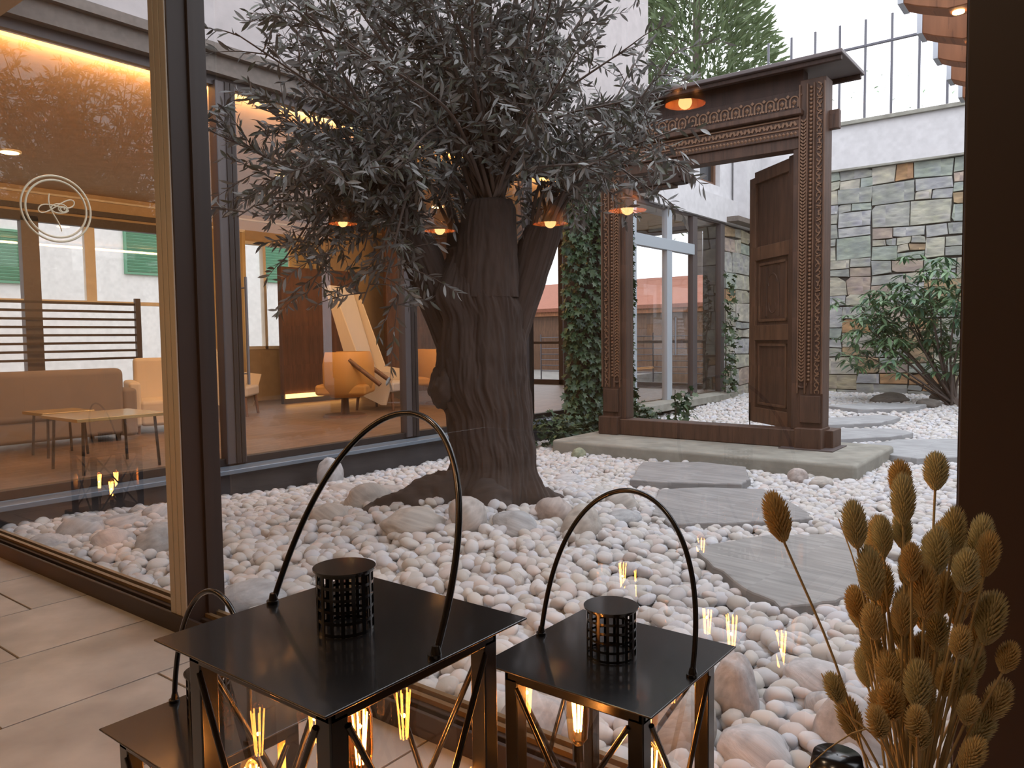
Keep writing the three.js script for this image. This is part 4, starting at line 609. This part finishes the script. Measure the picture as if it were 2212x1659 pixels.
// ------------------------------------------------------------------ lanterns
function lantern(cx, cz, W, H, tilt, apex, hs, label, bulbs, chimney = true) {
  const t = thing('lantern', label, 'lantern', [cx, 0, cz], 0, 'black metal lanterns'), h = W / 2, b = h - 0.035 * W / 0.4;
  mesh('top_plate', [rb(-h, h, H - 0.004, H, -h, h, 0.002)], M.blackTop, t);
  mesh('top_frame', [rb(-b, b, H - 0.04, H - 0.004, b - 0.012, b, 0.003), rb(-b, b, H - 0.04, H - 0.004, -b, -b + 0.012, 0.003), rb(b - 0.012, b, H - 0.04, H - 0.004, -b, b, 0.003), rb(-b, -b + 0.012, H - 0.04, H - 0.004, -b, b, 0.003)], M.black, t);
  mesh('base_plate', [rb(-h, h, 0.0, 0.03, -h, h, 0.004)], M.black, t);
  for (const [x, z] of [[-1, -1], [1, -1], [1, 1], [-1, 1]]) mesh('corner_post', rb(x * (b - 0.016) - 0.016, x * (b - 0.016) + 0.016, 0.03, H - 0.03, z * (b - 0.016) - 0.016, z * (b - 0.016) + 0.016, 0.003), M.black, t);
  for (const [dx, dz] of [[0, 1], [0, -1], [1, 0], [-1, 0]]) {
    const A = (s, y) => dx ? V(dx * b, y, s * (b - 0.03)) : V(s * (b - 0.03), y, dz * b);
    mesh('cross_brace', [rod(A(-1, H - 0.05), A(1, 0.04), 0.0055, 8), rod(A(1, H - 0.05), A(-1, 0.04), 0.0055, 8)], M.black, t);
    const g = new THREE.PlaneGeometry(2 * b - 0.04, H - 0.09); if (dx) g.rotateY(Math.PI / 2); g.translate(dx * (b - 0.02), H / 2, dz * (b - 0.02)); raw('pane', g, M.glassThin, t);
  }
  // perforated chimney: vertical strips, rings and a flat lid
  const r = 0.115 * W + 0.002 + (W < 0.4 ? 0.004 : -0.006), ch = 0.1, gs = [];
  for (let i = 0; i < 16; i++) { const a = i / 16 * Math.PI * 2; gs.push(new THREE.BoxGeometry(0.0022, ch, 0.006).rotateY(-a).translate(Math.cos(a) * r, H + ch / 2, Math.sin(a) * r)); }
  for (let k = 0; k < 6; k++) gs.push(new THREE.CylinderGeometry(r + 0.001, r + 0.001, 0.005, 32, 1, true).translate(0, H + 0.003 + k * (ch - 0.006) / 5, 0));
  const c = mesh('chimney', gs, M.black, t); c.material = M.blackDouble ??= Object.assign(M.black.clone(), { side: THREE.DoubleSide });
  mesh('chimney_lid', cyl(r * 1.13, r * 1.13, 0.003, 0, H + ch, 0, 40), M.blackTop, t);
  // bail handle, leaning back
  const pts = []; for (let i = 0; i <= 24; i++) { const a = Math.PI * i / 24, k = Math.pow(Math.sin(a), 0.82); pts.push(V(-Math.cos(a) * (h - 0.012) * (1 + 0.0 * k), H + apex * k, -tilt * k)); }
  mesh('handle', tube(pts, 0.0055, 60, 8), M.black, t);
  for (const s of [-1, 1]) mesh('handle_foot', [cyl(0.011, 0.011, 0.006, s * (h - 0.013), H, 0, 14), cyl(0.009, 0.006, 0.014, s * (h - 0.012), H + 0.004, -0.002, 12)], M.black, t);
  for (const [x, y, z, on] of bulbs) {
    const bu = new THREE.Group(); bu.name = 'filament_bulb'; bu.position.set(x, y, z); t.add(bu);
    raw('glass', new THREE.LatheGeometry([[0.008, -0.075], [0.02, -0.06], [0.024, -0.02], [0.024, 0.045], [0.018, 0.066], [0.001, 0.075]].map(p => new THREE.Vector2(...p)), 20), M.amber, bu);
    mesh('filament', Array.from({ length: 7 }, (_, i) => { const a = i / 7 * 6.28; return rod(V(Math.cos(a) * 0.007, -0.045, Math.sin(a) * 0.007), V(Math.cos(a) * 0.014, 0.05, Math.sin(a) * 0.014), 0.0016, 5); }), M.filament, bu);
    mesh('socket', cyl(0.012, 0.012, 0.035, 0, -0.108, 0, 12), M.black, bu); mesh('stand', cyl(0.005, 0.005, y - 0.1 - 0.03, 0, -y + 0.03, 0, 8), M.black, bu);
    const l = new THREE.PointLight(lin(1, 0.5, 0.18), 0.06, 0, 2); l.position.set(0, 0.0, 0); l.shadow.radius = 0.2; l.castShadow = true; bu.add(l);
  }
}
lantern(-0.975, 0.845, 0.425, 0.68, 0.155, 0.34, 1, 'large black metal lantern with cross-braced sides and tall handle', [[-0.09, 0.42, -0.1], [0.08, 0.4, 0.08], [0.1, 0.33, -0.1]]);
lantern(-0.79, 0.31, 0.38, 0.5, 0.085, 0.325, 1, 'medium black metal lantern right of the large one', [[-0.07, 0.37, 0.02], [0.12, 0.31, 0.06], [0.04, 0.38, -0.08]]);
lantern(-1.39, 0.85, 0.295, 0.4, 0.02, 0.255, 1, 'small black lantern at the lower left behind the large one', [[-0.05, 0.24, 0.03], [0.06, 0.25, -0.05]]);
lantern(-5.35, 0.75, 0.4, 0.45, 0.05, 0.3, 1, 'black lantern mirrored in the glass left of the post', [[-0.12, 0.2, 0.0], [0.02, 0.22, 0.05], [0.12, 0.18, -0.03]]);

// ------------------------------------------------------------------ dried grass in a vase on a small table
{
  const X = -0.15, Z = 0.78, TY = 0.34;
  const tb = thing('pedestal_table', 'small black round table under the dried grass vase', 'table', [X, 0, Z]);
  mesh('tabletop', cyl(0.2, 0.2, 0.02, 0, TY - 0.02, 0, 40), M.black, tb); mesh('column', cyl(0.025, 0.025, TY - 0.04, 0, 0.02, 0), M.black, tb); mesh('foot', cyl(0.14, 0.12, 0.02, 0, 0, 0, 32), M.black, tb);
  const vs = thing('vase', 'dark vase holding the dried grass', 'vase', [X, TY, Z]);
  raw('body', new THREE.LatheGeometry([[0.001, 0], [0.06, 0], [0.085, 0.06], [0.085, 0.14], [0.055, 0.21], [0.05, 0.24], [0.045, 0.24], [0.05, 0.2], [0.075, 0.13], [0.075, 0.06], [0.05, 0.015], [0.001, 0.012]].map(p => new THREE.Vector2(...p)), 40), M.black, vs);
  const headGeo = v => { const gs = [new THREE.SphereGeometry(1, 10, 8).scale(0.0082, 0.0185, 0.0082)]; for (let i = 0; i < 230; i++) { const y = -1 + 2 * (i + 0.5) / 230, a = i * 2.39996, rad = Math.sqrt(Math.max(0, 1 - y * y)) * (0.92 + 0.12 * hash(i, v)), sp = new THREE.ConeGeometry(0.0015, 0.0085, 4).translate(0, 0.003, 0); const d = V(Math.cos(a) * rad, 0.95 + 0.4 * y, Math.sin(a) * rad).normalize(); sp.applyQuaternion(new THREE.Quaternion().setFromUnitVectors(V(0, 1, 0), d)); sp.translate(Math.cos(a) * rad * 0.0095, y * 0.0195, Math.sin(a) * rad * 0.0095); gs.push(sp); } return uvm(join(gs)).translate(0, 0.019, 0); };
  const HG = [headGeo(1), headGeo(2), headGeo(3)];
  // seed heads: those that stand out one by one, then a bundle spread so that no two crowd each other
  const H = [[-0.262, 0.937, 0.855, 'single dried grass head bending far left over the stepping stone'], [-0.175, 0.972, 0.734, 'tallest upright dried grass head'], [-0.168, 0.948, 0.756, 'dried grass head just below the tallest one'], [-0.149, 0.976, 0.688, 'dried grass head leaning right against the dark post'], [-0.201, 0.929, 0.808, 'dried grass head at the upper left of the bundle'], [-0.102, 0.913, 0.733, 'pale dried grass head against the upper dark post'], [-0.089, 0.844, 0.778, 'dried grass head right of the bundle before the dark post'], [-0.074, 0.815, 0.769, 'lone pale dried grass head farthest right'], [-0.211, 0.768, 0.828, 'small broken dried grass head at the lower left'], [-0.132, 0.775, 0.868, 'large orange-lit dried grass head low in the bundle'], [-0.102, 0.765, 0.795, 'dried grass head low right in the bundle'], [-0.155, 0.78, 0.86, 'short dried grass head low in the middle of the bundle'], [-0.161, 0.768, 0.878, 'dried grass head at the lower left foot of the bundle']];
  for (let i = 0; i < 52; i++) { let best = null, bd = -1; for (let k = 0; k < 14; k++) { const a = rr(0, 6.28), r = 0.068 * Math.sqrt(R()), y = 0.735 + 0.2 * Math.pow(R(), 0.75) - r * 0.35, q = [-0.148 + r * Math.cos(a), y, 0.755 + r * Math.sin(a)], d = Math.min(...H.map(h => Math.hypot(h[0] - q[0], (h[1] - q[1]) * 0.75, h[2] - q[2]))); if (d > bd) { bd = d; best = q; } } H.push([...best, null]); }
  const base = V(X, TY + 0.05, Z);
  for (const [hx, hy, hz, label] of H) {
    const e = V(hx, hy, hz), s = base.clone().add(V(rr(-0.02, 0.02), 0, rr(-0.02, 0.02))), neck = V(X + (e.x - X) * 0.12 + rr(-0.012, 0.012), TY + 0.26, Z + (e.z - Z) * 0.12 + rr(-0.012, 0.012)), m = neck.clone().lerp(e, 0.55).add(V((X - e.x) * 0.06, 0.012, (Z - e.z) * 0.06));
    const t = thing('dried_flower', label ?? 'dried grass stem with a bristly seed head inside the dense bundle', 'dried flower', s.toArray(), 0, label ? null : 'dried grass stems in the bundle');
    const loc = q => q.clone().sub(s); mesh('stem', tube([V(0, 0, 0), loc(neck), loc(m), loc(e)], 0.0014, 16, 5), M.stem, t);
    const dir = e.clone().sub(m).normalize().add(V(0, 0.5, 0)).normalize(), o = raw('seed_head', pick(HG), pick(M.straw), t); o.position.copy(loc(e)); o.quaternion.setFromUnitVectors(V(0, 1, 0), dir); const sc = rr(0.75, 1.05); o.scale.set(sc, sc * rr(0.95, 1.3), sc);
  }
  const blade = (pts, w, label) => { const t = thing('dried_reed', label, 'dried reed', base.toArray()); mesh('blade', tube(pts.map(p => V(...p).sub(base)).reverse().reduce((a, p) => (a.push(p), a), [V(0, 0, 0), V(0, 0.2, 0)]), w, 30, 5, k => 1.2 - 0.9 * k), M.stem, t); };
  blade([[-0.228, 0.949, 0.777], [-0.206, 0.899, 0.789], [-0.186, 0.824, 0.804], [-0.167, 0.728, 0.822]], 0.0022, 'long curved dried grass blade reaching up left of the bundle');
  blade([[-0.227, 0.798, 0.838], [-0.208, 0.766, 0.839], [-0.181, 0.747, 0.831], [-0.161, 0.714, 0.819]], 0.0022, 'broken bent dried grass blade at the lower left');
  blade([[-0.236, 0.7, 0.852], [-0.213, 0.728, 0.845], [-0.182, 0.75, 0.833], [-0.161, 0.719, 0.819]], 0.002, 'drooping dried grass blade above the dark bowl');
  const bw = thing('bowl', 'dark glossy bowl edge at the bottom beside the dried grass', 'bowl', [-0.251, TY, 0.681]);
  const bh = 0.292; raw('body', new THREE.LatheGeometry([[0.001, 0], [0.025, 0], [0.033, bh * 0.5], [0.034, bh * 0.9], [0.028, bh], [0.001, bh]].map(p => new THREE.Vector2(...p)), 32), M.black, bw);
}
renderer.render(scene, camera);
